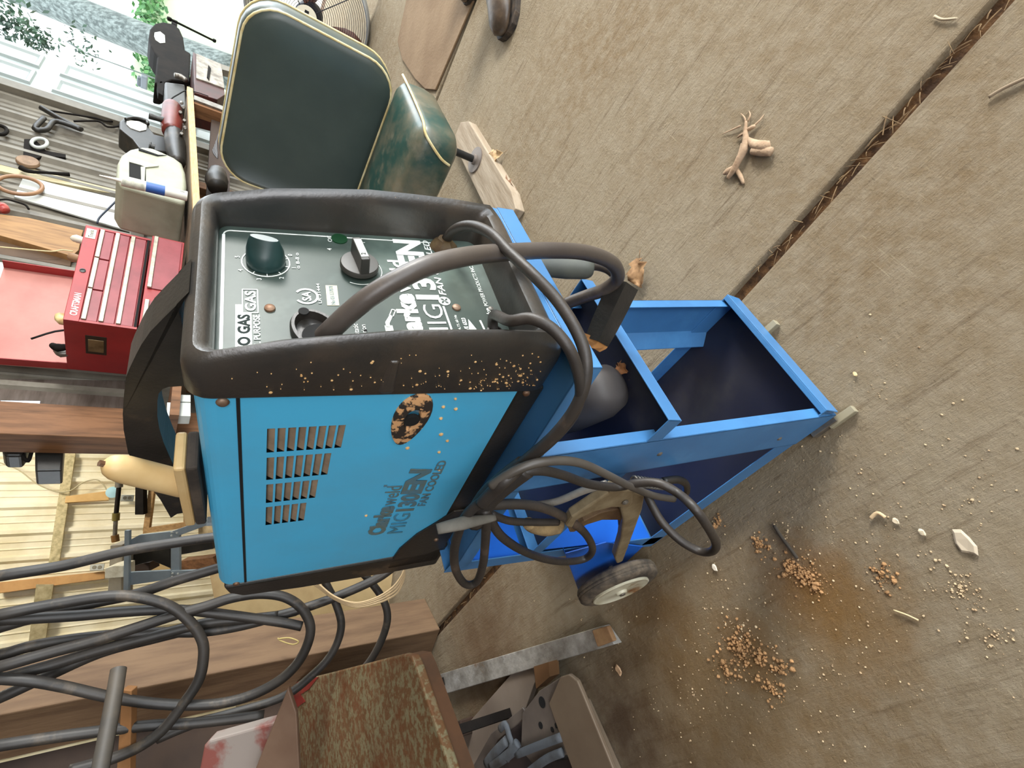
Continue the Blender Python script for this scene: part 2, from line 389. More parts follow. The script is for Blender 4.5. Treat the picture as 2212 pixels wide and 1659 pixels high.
# side lettering, reads from the back towards the front
sx, sy = -DT, NU
text('Clarke', 'lettering', m_gprint, welder, W(-.0012, .352, .0925), sx, sy+DT*-.0, .024, bold=.07, width=.092, shear=.15)
text('weld', 'lettering', m_gprint, welder, W(-.0012, .256, .0925), sx, sy, .022, bold=.0, width=.055, shear=.15)
text('"', 'lettering', m_gprint, welder, W(-.0012, .2, .106), sx, sy, .012)
text('MIG', 'lettering', M('outlined_print', '3f7f9e', '477787', 60, .6), welder, W(-.0012, .360, .0615), sx, sy, .026, bold=.0, width=.07, shear=.15)
text('130', 'lettering', m_gprint, welder, W(-.0012, .288, .0615), sx, sy, .026, bold=.05, width=.052, shear=.15)
text('EN', 'lettering', m_gprint, welder, W(-.0012, .232, .0625), sx, sy, .028, bold=.07, width=.072, shear=.15)
text('FAN COOLED', 'lettering', m_gprint, welder, W(-.0012, .272, .0455), sx, sy, .0125, bold=.02, width=.125, shear=.15)
# front panel
m_panel = M('worn_green_black_panel', '333f3a', '424c45', 9, .42, spots=[('66766e', 5, .52, .8)], spec=.3)
m_panel_r = m_panel
def PPt(a, h, o=0): return W(a, pb(h)-o, h)
PU = (NU+DT*.065).normalized(); PNrm = -(XD.cross(PU)).normalized()
if PNrm.dot(DT) > 0: PNrm = -PNrm
MB().prism([PPt(.008, .002), PPt(WW-.008, .002), PPt(WW-.008, WH-.016), PPt(.008, WH-.016)], DT*.003).build('control_panel', m_panel, welder)
def pt(s, a, h, size, **k): return text(s, 'lettering', k.pop('mat', m_print), welder, PPt(a, h, .0006), XD, PU, size, ext=.0002, **k)
mb = MB()
def strip(a0, h0, a1, h1, w_=.0012, mb_=None, th=.0005):
    A, B = PPt(a0, h0, .0003), PPt(a1, h1, .0003); d = (B-A).normalized(); s_ = d.cross(PNrm).normalized()*w_/2
    (mb_ or mb).prism([A-s_, B-s_, B+s_, A+s_], PNrm*th)
def ring(ac, hc, r, w_=.0009, a0=0, a1=360, mb_=None, k=30):
    P = [(ac+r*math.cos(math.radians(a0+(a1-a0)*i/k)), hc+r*math.sin(math.radians(a0+(a1-a0)*i/k))) for i in range(k+1)]
    for p, q in zip(P, P[1:]): strip(*p, *q, w_, mb_)
strip(.018, .2915, .200, .2915, .0028); ring(.200, .2845, .0070, .0014, 0, 90, k=6); strip(.207, .285, .207, .05, .0014); strip(.018, .2915, .018, .02, .0014)
mb.build('panel_border', m_print, welder)
mb = MB()
P = [PPt(a, h, .0003) for a, h in ((.026, .2805), (.0925, .2805), (.0925, .2745), (.0805, .2745), (.0805, .2671), (.026, .2671))]
mb.prism(P, PNrm*.0004); mb.build('label_block', m_print, welder)
pt('NO GAS', .0285, .2690, .0098, bold=.06, width=.050, mat=M('label_ink', '222a28', rough=.7, spec=.1))
mb = MB()
for q in ((.0812, .2745, .114, .2745), (.114, .2745, .114, .2614), (.114, .2614, .0812, .2614), (.0812, .2614, .0812, .2745)): strip(*q, .0009)
mb.build('label_frame', m_print, welder)
pt('GAS', .0835, .2635, .0092, bold=.03, width=.028)
pt('DUAL PURPOSE', .0225, .2603, .0056, bold=.02, width=.0555)
mb = MB(); ring(.1055, .2172, .0105, .0022, -235, 55); mb.build('approval_mark', m_print, welder)
pt('SA', .0985, .2132, .0085, bold=.02, width=.0135)
pt('LR 31444', .0945, .2035, .0032, width=.03)
mb = MB(); mb.prism([PPt(a, h, .0002) for a, h in ((.0925, .1985), (.123, .1975), (.123, .186), (.0925, .187))], PNrm*.0003); mb.build('serial_sticker', M('aged_sticker', 'b9b59c', rough=.7), welder)
pt('No 03-537878', .0935, .1905, .0042, width=.028, mat=m_gprint)
# dial 1
da, dh = .1565, .2525
mb = MB(); ring(da, dh, .0225, .0011)
for k in range(8): t = math.radians(-215+k*36); strip(da+.0225*math.cos(t), dh+.0225*math.sin(t), da+.019*math.cos(t), dh+.019*math.sin(t), .0008)
mb.build('dial_scale', m_print, welder)
for s_, k in (('0', 0), ('1', 1), ('2', 2), ('3', 3), ('4', 4), ('5', 5)):
    t = math.radians(-60-k*45); pt(s_, da+.0275*math.cos(t)-.0018, dh+.0272*math.sin(t)-.002, .0045)
pt('o 8-8 o', .148, .2205, .0036, width=.026)
def knob(a, h, r, mat, flat, deg, ht):
    o = PPt(a, h, .001); k_ = thing_parent = None
    kb = MB().lathe(o, PNrm, [(r*.7, -.004), (r*.7, .003), (r, .004), (r, .0085), (r*.95, .010), (r*.4, .0105), (0, .0105)], 32).build('knob', mat, welder, smooth=True)
    t = math.radians(deg); u = XD*math.cos(t)+PU*math.sin(t); v_ = XD*-math.sin(t)+PU*math.cos(t)
    c = o+PNrm*.009; m2 = MB()
    if flat: m2.loft([[c+u*x*r*s1+v_*y*flat*s2+PNrm*z for x, y in ((-1, -1), (1, -1), (1, 1), (-1, 1))] for s1, s2, z in ((.97, 1.05, 0), (.95, 1, ht*.6), (.93, .95, ht))])
    m2.build('knob_grip', mat, kb, bevel=.0012)
    return kb, c+PNrm*(ht+.0002), u, v_
kb = MB()
o = PPt(da, dh, .001); t = math.radians(73); u = XD*math.cos(t)+PU*math.sin(t); v_ = XD*-math.sin(t)+PU*math.cos(t)
rings = []
for z, s1, s2, sh in ((0, 1, 1, 0), (.006, 1, 1, 0), (.009, .97, .97, 0), (.016, .95, .72, .0), (.023, .86, .42, .0), (.029, .74, .26, .0), (.030, .70, .22, .0)):
    rings.append([o+PNrm*z+u*(.0188*s1*math.cos(a_))+v_*(.0188*s2*math.sin(a_)) for a_ in [2*math.pi*i/28 for i in range(28)]])
kb.loft(rings); kb.build('knob', m_knob, welder, smooth=True)
mb = MB(); ring(.150, .160, .0245, .0006, 150, 330); mb.build('dial_scale', m_print, welder)
_, kc, ku, kv = knob(.150, .160, .0205, m_knob2, .0048, 8, .020)
MB().prism([kc-ku*.015-kv*.004, kc+ku*.015-kv*.004, kc+ku*.015+kv*.004, kc-ku*.015+kv*.004], PNrm*.0003).build('knob_face', M('grey_knob_face', '8d918c', rough=.5), welder)
text('2', 'lettering', m_void, welder, kc-ku*.012+PNrm*.0004-kv*.0018, ku, kv, .005, ext=.0001)
pt('Off', .197, .1835, .0048, width=.011); pt('4', .182, .1855, .005); pt('1', .198, .147, .005)
MB().lathe(PPt(.204, .175, 0), PNrm, [(.009, 0), (.009, .0012), (0, .0014)], 20).build('pilot_lamp', M('green_lens', '0c3a1e', rough=.3), welder)
# torch outlet: raised oval collar with two holes
mb = MB(); rings = []
for s_, o_ in ((1, 0), (1, .007), (.93, .010), (.80, .010), (.74, .004), (.74, .001)):
    r = []
    for k in range(32):
        t = 2*math.pi*k/32; lx = .030*math.cos(t); ly = .0215*math.sin(t)
        r.append(PPt(.050, .212, 0)+PNrm*o_+(XD*.90+PU*.43)*lx*(s_ if abs(s_-1) < 1e-6 else (s_*.0+ (1-(1-s_)*.75)))+(PU*.90-XD*.43)*ly*s_)
    rings.append(r)
mb.loft(rings); mb.build('torch_outlet', m_black, welder, smooth=True)
MB().lathe(PPt(.048, .210, .002), PNrm, [(.0155, 0), (.0155, .0012), (0, .0012)], 24).build('outlet_hole', m_void, welder)
MB().lathe(PPt(.073, .2225, .010), PNrm, [(.0048, 0), (.0048, .0012), (0, .0012)], 16).build('outlet_hole', m_void, welder)
for a, h in ((.0875, .2512), (.0905, .062)):
    MB().lathe(PPt(a, h, 0), PNrm, [(.0052, 0), (.0048, .002), (.003, .0032), (0, .0032)], 14).build('screw', m_screw, welder, smooth=True)
MB().lathe(PPt(.0888, .021, 0), PNrm, [(.003, 0), (.003, .002), (0, .003)], 12).build('screw', m_steel, welder)
MB().lathe(PPt(.056, .166, 0), PNrm, [(.0018, 0), (.0018, .001), (0, .001)], 10).build('screw', m_void, welder)
pt('Thermostatic', .027, .1725, .0052, width=.0385); pt('Protection', .033, .165, .0052, width=.031)
mb = MB(); mb.prism([PPt(a, h, .0003) for a, h in ((.042, .146), (.063, .146), (.063, .138), (.042, .138))], PNrm*.0004)
mb.prism([PPt(a, h, .0003) for a, h in ((.060, .1445), (.068, .1445), (.079, .138), (.0765, .1355), (.066, .1405), (.060, .1405))], PNrm*.0004); strip(.078, .1385, .087, .1345, .001); strip(.0765, .135, .0855, .131, .001); strip(.087, .1345, .0855, .131, .001)
mb.build('torch_symbol', m_print, welder)
pt('Clarke', .026, .1085, .0215, bold=.07, width=.086); pt('weld', .115, .1085, .0185, bold=.02, width=.055)
pt('MIG', .034, .0795, .0225, bold=-.012, width=.058); pt('130', .0955, .0795, .0255, bold=.05, width=.060); pt('EN', .1585, .0815, .0320, bold=.06, width=.050)
mb = MB(); strip(.03, .0755, .0925, .0768, .0022); mb.build('rule_line', m_print, welder)
mb = MB(); mb.lathe(PPt(.101, .0735, .0002), PNrm, [(.0068, 0), (.0068, .0006), (0, .0006)], 24); mb.build('fan_symbol', m_print, welder)
mb = MB()
for k in range(4):
    t = math.radians(45+90*k); c_, s_ = math.cos(t), math.sin(t)
    mb.prism([PPt(.101+x*c_-y*s_, .0735+x*s_+y*c_, .0009) for x, y in ((0, 0), (.003, -.0018), (.0058, 0), (.0035, .0012))], PNrm*.0002)
mb.build('fan_blades', m_panel, welder)
pt('FAN COOLED', .110, .0690, .0080, bold=.02, width=.100, shear=.15)
pt('INPUT 120 VOLTS 60 Hz', .026, .0655, .0030, width=.052); pt('WE 6523', .052, .0565, .0046, width=.022, bold=.02)
pt('Clarke', .060, .0225, .0062, bold=.03, width=.030); pt('POWER PRODUCTS INC.', .093, .0225, .0050, width=.072, bold=.01)
mb = MB(); mb.prism([PPt(a, h, .0003) for a, h in ((.046, .058), (.072, .053), (.046, .044))], PNrm*.0004); strip(.056, .0385, .070, .0395, .0022); mb.build('maker_emblem', m_print, welder)
# cable entries low on the panel
MB().lathe(PPt(.052, .027, 0), PNrm, [(.0095, 0), (.0095, .002), (.007, .003), (.007, .0005), (0, .0005)], 20).build('cable_grommet', m_black, welder, smooth=True)
mb = MB(); c = PPt(.200, .052, 0); rings = []
for z, r in ((0, .017), (.004, .0155), (.008, .012), (.011, .009), (.013, .0085)): rings.append([c+PNrm*z+(XD*math.cos(2*math.pi*k/12)+PU*math.sin(2*math.pi*k/12))*r*(1+.12*math.sin(3*k)) for k in range(12)])
mb.loft(rings); mb.build('cable_grommet', M('greasy_strain_relief', '4c3a26', '6b5a3c', 30, .6), welder, smooth=True)
# carrying handle: an arched strap standing on the case
outl = [(377.5, 663), (350, 690), (324, 717), (305, 745), (294, 766), (280, 795), (272, 815), (267, 860), (265, 895), (267, 929), (276.5, 978), (298, 1020), (320, 1046), (346, 1079), (369, 1119), (383, 1110), (425, 1105)]
inl = [(418, 1100), (392, 1040), (369, 992), (353, 955), (344, 925), (340, 899), (340, 867), (343, 850), (352, 840), (365, 836), (395, 834), (425, 832)]
HA = .078
hp = [WA(x, y, HA) for x, y in outl] + [WA(x, y, HA) for x, y in inl]
hp = hp + [(-.03, .325), (-.045, .315)]
mb = MB(); mb.prism([W(HA, b, max(h, WH-.004)) for b, h in hp], XD*.045); mb.build('handle', m_black, welder, bevel=.003, seg=3)
# ------------------------------------------------------------ wooden hand stamp on top
FA = .012
fb = [WA(x, y, FA) for x, y in ((380, 924), (399, 1106), (421, 1106), (401, 924))]
print('float', fb)
stamp = thing('wooden_hand_float', W(.045, .16, WH), 'small wooden float with upright round handle and dark pad, on top of the blue machine', 'float')
b0, b1 = .122, .252
wobox(MB(), FA-.010, FA+.036, b0, b1, WH+.003, WH+.014).build('pad', M('dark_pad', '2a241f', '4a4036', 20, .9), stamp, bevel=.003)
wobox(MB(), FA-.010, FA+.036, b0, b1, WH+.014, WH+.0245).build('board', m_tan, stamp, bevel=.003)
# stamp handle
tip = PN(222, 1002, W(FA+.015, 0, 0), DT.cross(NU)); foot = W(FA+.016, .196, WH+.024)
ax_ = (tip-foot).normalized(); Lh = (tip-foot).length
MB().lathe(foot, ax_, [(.0150, -.002), (.0152, .0), (.0148, Lh*.25), (.0146, Lh*.55), (.0143, Lh*.75), (.0130, Lh*.86), (.0100, Lh*.94), (.0055, Lh*.985), (0, Lh)], 24).build('handle', m_tan, stamp, smooth='all')
MB().lathe(foot+ax_*Lh*.985, ax_, [(.0034, 0), (.0034, .0045), (0, .0045)], 6).build('bolt', m_screw, stamp)

# ------------------------------------------------------------ cart (stands square to the world axes; x right, y back)
SL = math.tan(.2648)
cart = thing('welding_cart', (0, .3, 0), 'blue sheet steel three tier welding cart on two rear wheels under the welding machine', 'cart')
t_ = .0022
def pan(name, x0, x1, y0, z0, y1, z1, lip, depth_lip=None, lips='flbr', mat=None, dark=True):
    """a folded shelf whose floor runs from (y0,z0) to (y1,z1), edges turned up by lip"""
    mb = MB(); d = V((0, y1-y0, z1-z0)); n = V((0, -(z1-z0), y1-y0)).normalized(); dn = d.normalized()
    o = V((x0, y0, z0)); w_ = V((x1-x0, 0, 0))
    mb.obox(o, w_, d, -n*t_)
    if 'f' in lips: mb.obox(o, w_, dn*t_, n*lip)
    if 'b' in lips: mb.obox(o+d-dn*t_, w_, dn*t_, n*lip)
    if 'l' in lips: mb.obox(o, V((t_, 0, 0)), d, n*lip)
    if 'r' in lips: mb.obox(o+w_-V((t_, 0, 0)), V((t_, 0, 0)), d, n*lip)
    r_ = mb.build(name, mat or m_blue, cart, bevel=.0009)
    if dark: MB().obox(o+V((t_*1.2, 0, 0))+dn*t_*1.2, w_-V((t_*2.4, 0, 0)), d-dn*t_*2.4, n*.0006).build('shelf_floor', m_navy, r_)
    return r_
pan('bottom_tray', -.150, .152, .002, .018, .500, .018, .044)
# the lip of the tray front is folded back on itself: a narrow bright top
MB().box(-.150, .152, -.004, .006, .058, .0625).box(-.150, .152, -.006, -.003, .020, .0625).build('tray_front_edge', m_blue, cart, bevel=.001)
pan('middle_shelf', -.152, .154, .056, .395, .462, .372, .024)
ts0 = V((0, -.010, .633)); ts1 = V((0, .490, .542))
pan('top_shelf', -.152, .152, ts0.y, ts0.z, ts1.y, ts1.z, -.026, dark=False)
pan('top_shelf_flange', -.150, .150, ts0.y+.001, ts0.z+.001, ts0.y+.014, ts0.z-.001, .010, lips='f', dark=False)
def leg(name, x, inx):
    # front post: folded channel leaning back; front flange, side face, rear flange
    mb = MB(); L0 = V((x, 0.000, .018)); d = V((0, .568*SL, .568)); s = inx
    mb.obox(L0, d, V((0, .088, 0)), V((-s*t_, 0, 0)))
    mb.obox(L0+V((-s*t_, 0, 0)), d, V((s*.020, 0, 0)), V((0, t_, 0)))
    mb.obox(L0+V((-s*t_, .086, 0)), d, V((-s*-.024, .030, 0)), V((0, t_, 0)))
    return mb.build(name, m_blue, cart, bevel=.0009)
leg('front_leg', -.150, 1); leg('front_leg', .152, -1)
for x, s in ((-.150, 1), (.152, -1)):
    mb = MB(); mb.obox((x, .452, .018), (0, .02, .536), (0, .034, 0), (s*t_, 0, 0)); mb.obox((x, .484, .018), (0, .02, .534), (s*.16, 0, 0), (0, t_, 0)); mb.build('rear_leg', m_blue, cart, bevel=.0009)
# axle bracket behind the tray and axle
for s in (-1, 1):
    cp = [PX(x, y, -.160) for x, y in ((1222, 1196), (1254, 1284), (1292, 1256), (1345, 1222), (1389, 1181), (1310, 1172))]
    cp = [V((.160*s, p.y, max(p.z, .02))) for p in cp]
    MB().prism(cp, V((-s*.0025, 0, 0))).build('axle_cheek', m_blue2, cart, bevel=.0008)
    MB().obox(cp[0], cp[1]-cp[0], V((-s*.02, 0, 0)), V((0, .002, 0))).build('cheek_flange', m_blue2, cart, bevel=.0008)
MB().box(-.148, .150, .4555, .458, .06, .372).build('back_panel', m_blue2, cart)
MB().box(-.148, .150, .476, .4785, .40, .545).build('back_panel', m_blue2, cart)
MB().lathe((-.225, .57, .095), (1, 0, 0), [(.007, 0), (.007, .45)], 12).build('axle', m_steel, cart)
m_tire = M('worn_tyre', '3b342c', '6b5e4e', 30, .85, bump=.4, bsc=120); m_hub = M('painted_wheel_hub', 'c4c0aa', 'a39a80', 16, .5, spots=[('7a5230', 9, .58, .7)])
for x, s in ((-.196, -1), (.196, 1)):
    wh = thing('wheel', (0, 0, 0), None, None); wh.parent = cart; wh.location = V((x, .57, .095))-cart.location
    R = .095
    MB().lathe((x-s*.016, .57, .095), (s, 0, 0), [(.062, 0), (.084, .000), (.092, .004), (.095, .010), (.0945, .0135), (.0935, .0145), (.0945, .0155), (.095, .018), (.0945, .0205), (.0935, .0215), (.0945, .0225), (.094, .027), (.090, .031), (.082, .034), (.074, .035), (.068, .033)], 48).build('tire', m_tire, wh, smooth=True)
    MB().lathe((x-s*.010, .57, .095), (s, 0, 0), [(.0665, 0), (.0675, .031), (.065, .0325), (.060, .030), (.035, .029), (.028, .0305), (.014, .031), (.012, .036), (0, .037)], 40).build('hub', m_hub, wh, smooth=True)
for x in (-.160, .058):
    MB().obox((x, .006, .0), (.020, 0, 0), (0, .05, 0), (0, 0, .018)).build('foot', m_steel, cart, bevel=.001)
    MB().obox((x-.004, -.026, .0), (.013, 0, 0), (0, .05, 0), (0, 0, .014)).build('foot', M('grey_foot_plate', '8f8770', rough=.7), cart, bevel=.001)
# screws on the posts
for (x, y, z) in ((-.1512, .135, .36), (-.1512, .0765, .095), (-.1512, .197, .58)):
    MB().lathe((x, y, z), (-1, 0, 0), [(.005, 0), (.005, .0012), (.002, .003), (0, .003)], 10).build('screw', m_steel, cart)

# ------------------------------------------------------------ cables of the machine
def path(pts): return [PD(x, y, d) for x, y, d in pts]
m_cable = M('dusty_torch_cable', '423b37', '4f4740', 7, .42, bump=.1, spots=[('7a6c5e', 10, .58, .8)])
torch = thing('welding_torch', PD(1220, 580, .72), 'thick dusty grey torch cable arching out of the machine front over the cart', 'welding torch')
c0 = PPt(.048, .206, -.012)
pa = [PPt(.052, .207, -.006), PD(722, 706, .476), PD(757, 674, .468), PD(803, 638, .464), PD(860, 604, .468), PD(930, 572, .482), PD(1020, 552, .515), PD(1110, 544, .565), (PD(1200, 541, .60)), PD(1270, 547, .64), PD(1322, 568, .68), PD(1334, 600, .72), PD(1305, 626, .75), PD(1265, 640, .79), PD(1225, 655, .82)]
MB().tube(pa, .0098, 14, 6).build('torch_cable', m_cable, torch, smooth='all')
pb_ = path([(1262, 576, .76), (1290, 574, .755), (1318, 584, .75), (1330, 604, .76), (1300, 628, .79), (1262, 643, .83)])
MB().tube(pb_, .0075, 12, 6).build('cable_tail', m_cable, torch, smooth='all')
m_torch = M('grey_torch_handle', '50544f', '62645c', 12, .5)
h0 = PD(1140, 566, .74); h1 = PD(1280, 578, .755); ax_ = (h1-h0)
MB().tube([h0, h0+ax_*.3, h0+ax_*.6, h0+ax_*.9, h1], [.017, .020, .0205, .0185, .012], 16, 4, flat=.8).build('torch_handle', m_torch, torch, smooth='all')
g = thing('ground_lead', PPt(.20, .05, .02), 'thin dusty black lead looping from the upper right panel corner over the cart', 'cable')
m_lead = m_rubber
LX = -.185
def LP(x, y, X=LX): return PX(x, y, X)
p1 = [PPt(.202, .050, .012), PD(985, 495, .60), PD(1020, 488, .575), PD(1062, 506, .55), PD(1100, 545, .53), PD(1150, 592, .51), PD(1200, 645, .50), PD(1240, 705, .49), PD(1264, 765, .485), PD(1264, 825, .49), PD(1240, 885, .505), PD(1195, 942, .53), PD(1140, 990, .56), PD(1080, 1040, .60), PD(1045, 1085, .64)]
MB().tube(p1, .0062, 12, 6).build('cable', m_lead, g, smooth='all')
p2 = [PPt(.053, .027, -.004), PPt(.06, .032, .018), PD(1100, 693, .49), PD(1145, 688, .475), PD(1190, 708, .47), PD(1226, 748, .47), PD(1246, 795, .48), PD(1254, 850, .495), PD(1236, 900, .515), PD(1190, 953, .54), PD(1130, 1005, .575), PD(1060, 1075, .63)]
g2 = thing('power_lead', PPt(.05, .03, .01), 'second black lead leaving the panel bottom left hole, running beside the longer lead', 'cable')
MB().tube(p2, .0058, 12, 6).build('cable', m_lead, g2, smooth='all')
# knot of slack loops hanging on the left of the cart
sl = thing('slack_cable_loops', LP(1150, 1100), 'tangle of grey black cable loops hanging off the left side of the cart', 'cable')
def loop(pts, r=.0062, X=LX, m=None, nm='loop'):
    q = []
    for p in pts: q.append(PX(p[0], p[1], p[2] if len(p) > 2 else X))
    return MB().tube(q, r, 12, 6).build(nm, m or m_lead, sl, smooth='all')
loop([(1040, 1092), (1075, 1090), (1120, 1089), (1170, 1096), (1220, 1118), (1262, 1150), (1280, 1185), (1265, 1206), (1225, 1213), (1180, 1208), (1130, 1190), (1085, 1160), (1058, 1122), (1045, 1095)], .0068)
loop([(1045, 1080), (1010, 1110), (990, 1150), (981, 1195), (986, 1235), (1006, 1262), (1030, 1256), (1043, 1220), (1048, 1175), (1050, 1130), (1048, 1100)], .0062, -.20)
loop([(1060, 1050), (1110, 1018), (1160, 1000), (1215, 995), (1262, 1003), (1310, 1025), (1360, 1050), (1410, 1070), (1455, 1078)], .0052, -.205, M('pale_worn_cable', '4b4640', '3b3631', 12, .45))
loop([(1070, 1060), (1120, 1025), (1165, 1016), (1215, 1026), (1270, 1045), (1330, 1052), (1380, 1043, -.205), (1425, 1045, -.22), (1465, 1066, -.24), (1500, 1098, -.27), (1530, 1140, -.29), (1547, 1175, -.30), (1537, 1191, -.30), (1510, 1190, -.29), (1470, 1168, -.27), (1430, 1128, -.24), (1405, 1085, -.21), (1396, 1062)], .0060, -.195)
loop([(1085, 1092, -.16), (1140, 1092, -.16), (1200, 1084, -.17), (1260, 1060, -.18), (1310, 1045, -.19)], .0055, -.17, M('bare_shiny_lead', '9a958c', '6e675e', 14, .3, .3))
loop([(1024, 1124), (1050, 1080), (1090, 1042), (1135, 1008)], .0140, -.19, nm='cable_bundle')
loop([(1040, 1088), (1065, 1062), (1100, 1030), (1150, 985, -.17)], .0075, -.205)
loop([(1060, 1110), (1100, 1125), (1150, 1128), (1205, 1128)], .0055, -.18)
MB().tube([PX(x, y, -.21) for x, y in ((1070, 1118), (1000, 1130), (944, 1143))], [.004, .0085, .0065], 12, 4, flat=.6).build('grey_strap_end', M('grey_strap', '625e56', '4b473f', 18, .8), sl, smooth='all')
mb = MB(); mb.tube([PX(x, y, -.178) for x, y in ((1140, 1130), (1155, 1138), (1180, 1140), (1205, 1136), (1212, 1128))], [.009, .011, .013, .012, .004], 9, 3); mb.build('torn_rag', M('dirty_tan_rag', '8d7753', '6b5a40', 40, .9, bump=.6, bsc=90), sl, smooth='all')
# ground clamp
cl = thing('ground_clamp', LP(1340, 1100), 'dusty brown spring clamp with two long jaws hanging beside the cart', 'clamp')
m_cl = M('dusty_brass_clamp', '7a6a50', '94866a', 30, .6, .3, bump=.2); m_cl2 = M('rusty_clamp', '4b3420', '6c5638', 20, .7, .2)
def cpoly(nm, pts, X, th, mat, bev=.002): return MB().prism([PX(x, y, X) for x, y in pts], V((th, 0, 0))).build(nm, mat, cl, bevel=bev)
cpoly('upper_arm', [(1222, 1138), (1236, 1118), (1275, 1092), (1315, 1066), (1322, 1058), (1368, 1060), (1368, 1085), (1358, 1097), (1320, 1097), (1280, 1107), (1245, 1125), (1236, 1142)], -.196, .016, m_cl, .003)
cpoly('lower_arm', [(1372, 1062), (1393, 1072), (1388, 1100), (1362, 1170), (1346, 1212), (1333, 1218), (1328, 1206), (1341, 1165), (1346, 1125), (1340, 1100), (1352, 1080)], -.190, .016, m_cl, .003)
cpoly('inner_jaw', [(1230, 1150), (1262, 1126), (1300, 1108), (1345, 1098), (1346, 1128), (1340, 1150), (1338, 1124), (1300, 1124), (1268, 1134), (1240, 1150)], -.182, .010, m_cl2)
MB().lathe(PX(1350, 1084, -.197), (-1, 0, 0), [(.005, 0), (.005, .002), (.002, .004), (0, .004)], 12).build('rivet', m_steel, cl)
sp = []
c_ = PX(1352, 1052, -.188)
A_, B_ = PX(1368, 1040, -.188), PX(1462, 1050, -.188)
for i in range(90):
    t = i/89; th = t*2*math.pi*9; d = (B_-A_).normalized(); a = d.cross(V((1, 0, 0))).normalized()
    sp.append(A_+(B_-A_)*t*.65+(a*math.cos(th)+V((1, 0, 0))*math.sin(th))*.0075)
MB().tube(sp, .0017, 6, 1).build('spring', m_steel, cl, smooth='all')
MB().tube([PX(x, y, -.175) for x, y in ((1432, 1040), (1462, 1036), (1480, 1044), (1482, 1062), (1470, 1075))], .0065, 10, 4).build('rubber_grip', m_black, cl, smooth='all')
# things lying on the cart shelves
def frustum(o, ax, prof): return MB().lathe(o, ax, prof, 28)
ar = V((0, 0, 0))
can = thing('dark_bottle', (-.02, .27, .39), 'dark grey bottle shape lying on the middle shelf of the blue cart', 'bottle')
q0 = PZ(1180, 905, .43); q1 = PZ(1330, 830, .43)
dd = (q1-q0).normalized(); LL = (q1-q0).length
frustum(q0, dd, [(0, 0), (.028, .0), (.036, .01), (.042, LL*.4), (.043, LL*.8), (.036, LL*.95), (.02, LL), (0, LL)]).build('body', M('matte_black', '34302f', '3e3938', 5, .6), can, smooth='all')
roll = thing('bent_tin_channel', PD(1330, 690, .7), 'bent dark tin channel with torn brown end, standing in the middle shelf', 'scrap')
r0, r1 = PD(1350, 612, .735), PD(1290, 738, .76)
e = (r1-r0); s1 = Fw.cross(e).normalized(); pf = [(-.022, -.004), (-.014, -.0), (.0, .010), (.014, .0), (.022, -.006), (.021, -.010), (.012, -.003), (.0, .006), (-.013, -.004), (-.021, -.008)]
MB().loft([[r0+e*t+s1*a*k+Fw*-b for a, b in pf] for t, k in ((0, 1), (.3, 1), (.7, .95), (1, .85))]).build('channel', m_black, roll, smooth=True)
MB().loft([[r1+e*t+s1*a*k*(1+.2*math.sin(i*2.1))+Fw*-b+Fw*.004*math.sin(i) for i, (a, b) in enumerate(pf)] for t, k in ((-.05, .86), (.04, .8), (.13, .5))]).build('torn_end', M('torn_brown_card', '9a6a38', '6c4a28', 30, .9), roll)
def leaf(px, py, z, size, ang, col, label, nm='dry_leaf', tilt=.3):
    random.seed(px); c = PZ(px, py, z); mb = MB(); n = 9
    u = V((math.cos(ang), math.sin(ang), 0)); v_ = V((-math.sin(ang), math.cos(ang), 0)); top = []
    vs = []; fs = []
    for i in range(n):
        t = i/(n-1); w_ = size*.34*math.sin(math.pi*min(1, t*1.05))**.7*(1+.35*math.sin(i*2.7+px)) if 0 < i < n-1 else .0008
        cz = .004+size*.16*math.sin(t*3.0)+random.uniform(0, .004)
        for k, s in enumerate((-1, -.4, 0, .4, 1)):
            vs.append(c+u*size*(t-.5)+v_*w_*s+V((0, 0, cz+abs(s)*size*tilt*.5*(.6+.5*math.sin(i*1.9+k)))))
    for i in range(n-1):
        for k in range(4): fs.append((i*5+k, i*5+k+1, i*5+k+6, i*5+k+5))
    mb.add(vs, fs); mb.tube([c+u*size*-.5+V((0, 0, .004)), c-u*size*.75+v_*.01+V((0, 0, .008))], .0008, 5, 1)
    o = mb.build(nm, M('dry_leaf_'+col, col, '6e4f30', 40, .8), smooth='all')
    x = o.modifiers.new('t', 'SOLIDIFY'); x.thickness = .0006
    return tag(o, label, 'leaf')
leaf(1388, 592, 0, .085, 2.7, 'a5815a', 'curled tan dry leaf on the concrete just behind the cart, pointing up')
leaf(1075, 350, 0, .10, 1.2, 'c0a378', 'pale broken dry leaf leaning on the wooden foot board of the seat')
leaf(1103, 405, 0, .08, .5, '94705a', 'crumpled reddish brown leaf on the floor between the seat board and the cart')
leaf(1352, 797, .385, .03, .4, 'a0693c', 'small orange brown leaf lying on the middle shelf of the cart')
def PT(mb, fn, pts, ext): return mb.prism([fn(*p) for p in pts], ext)
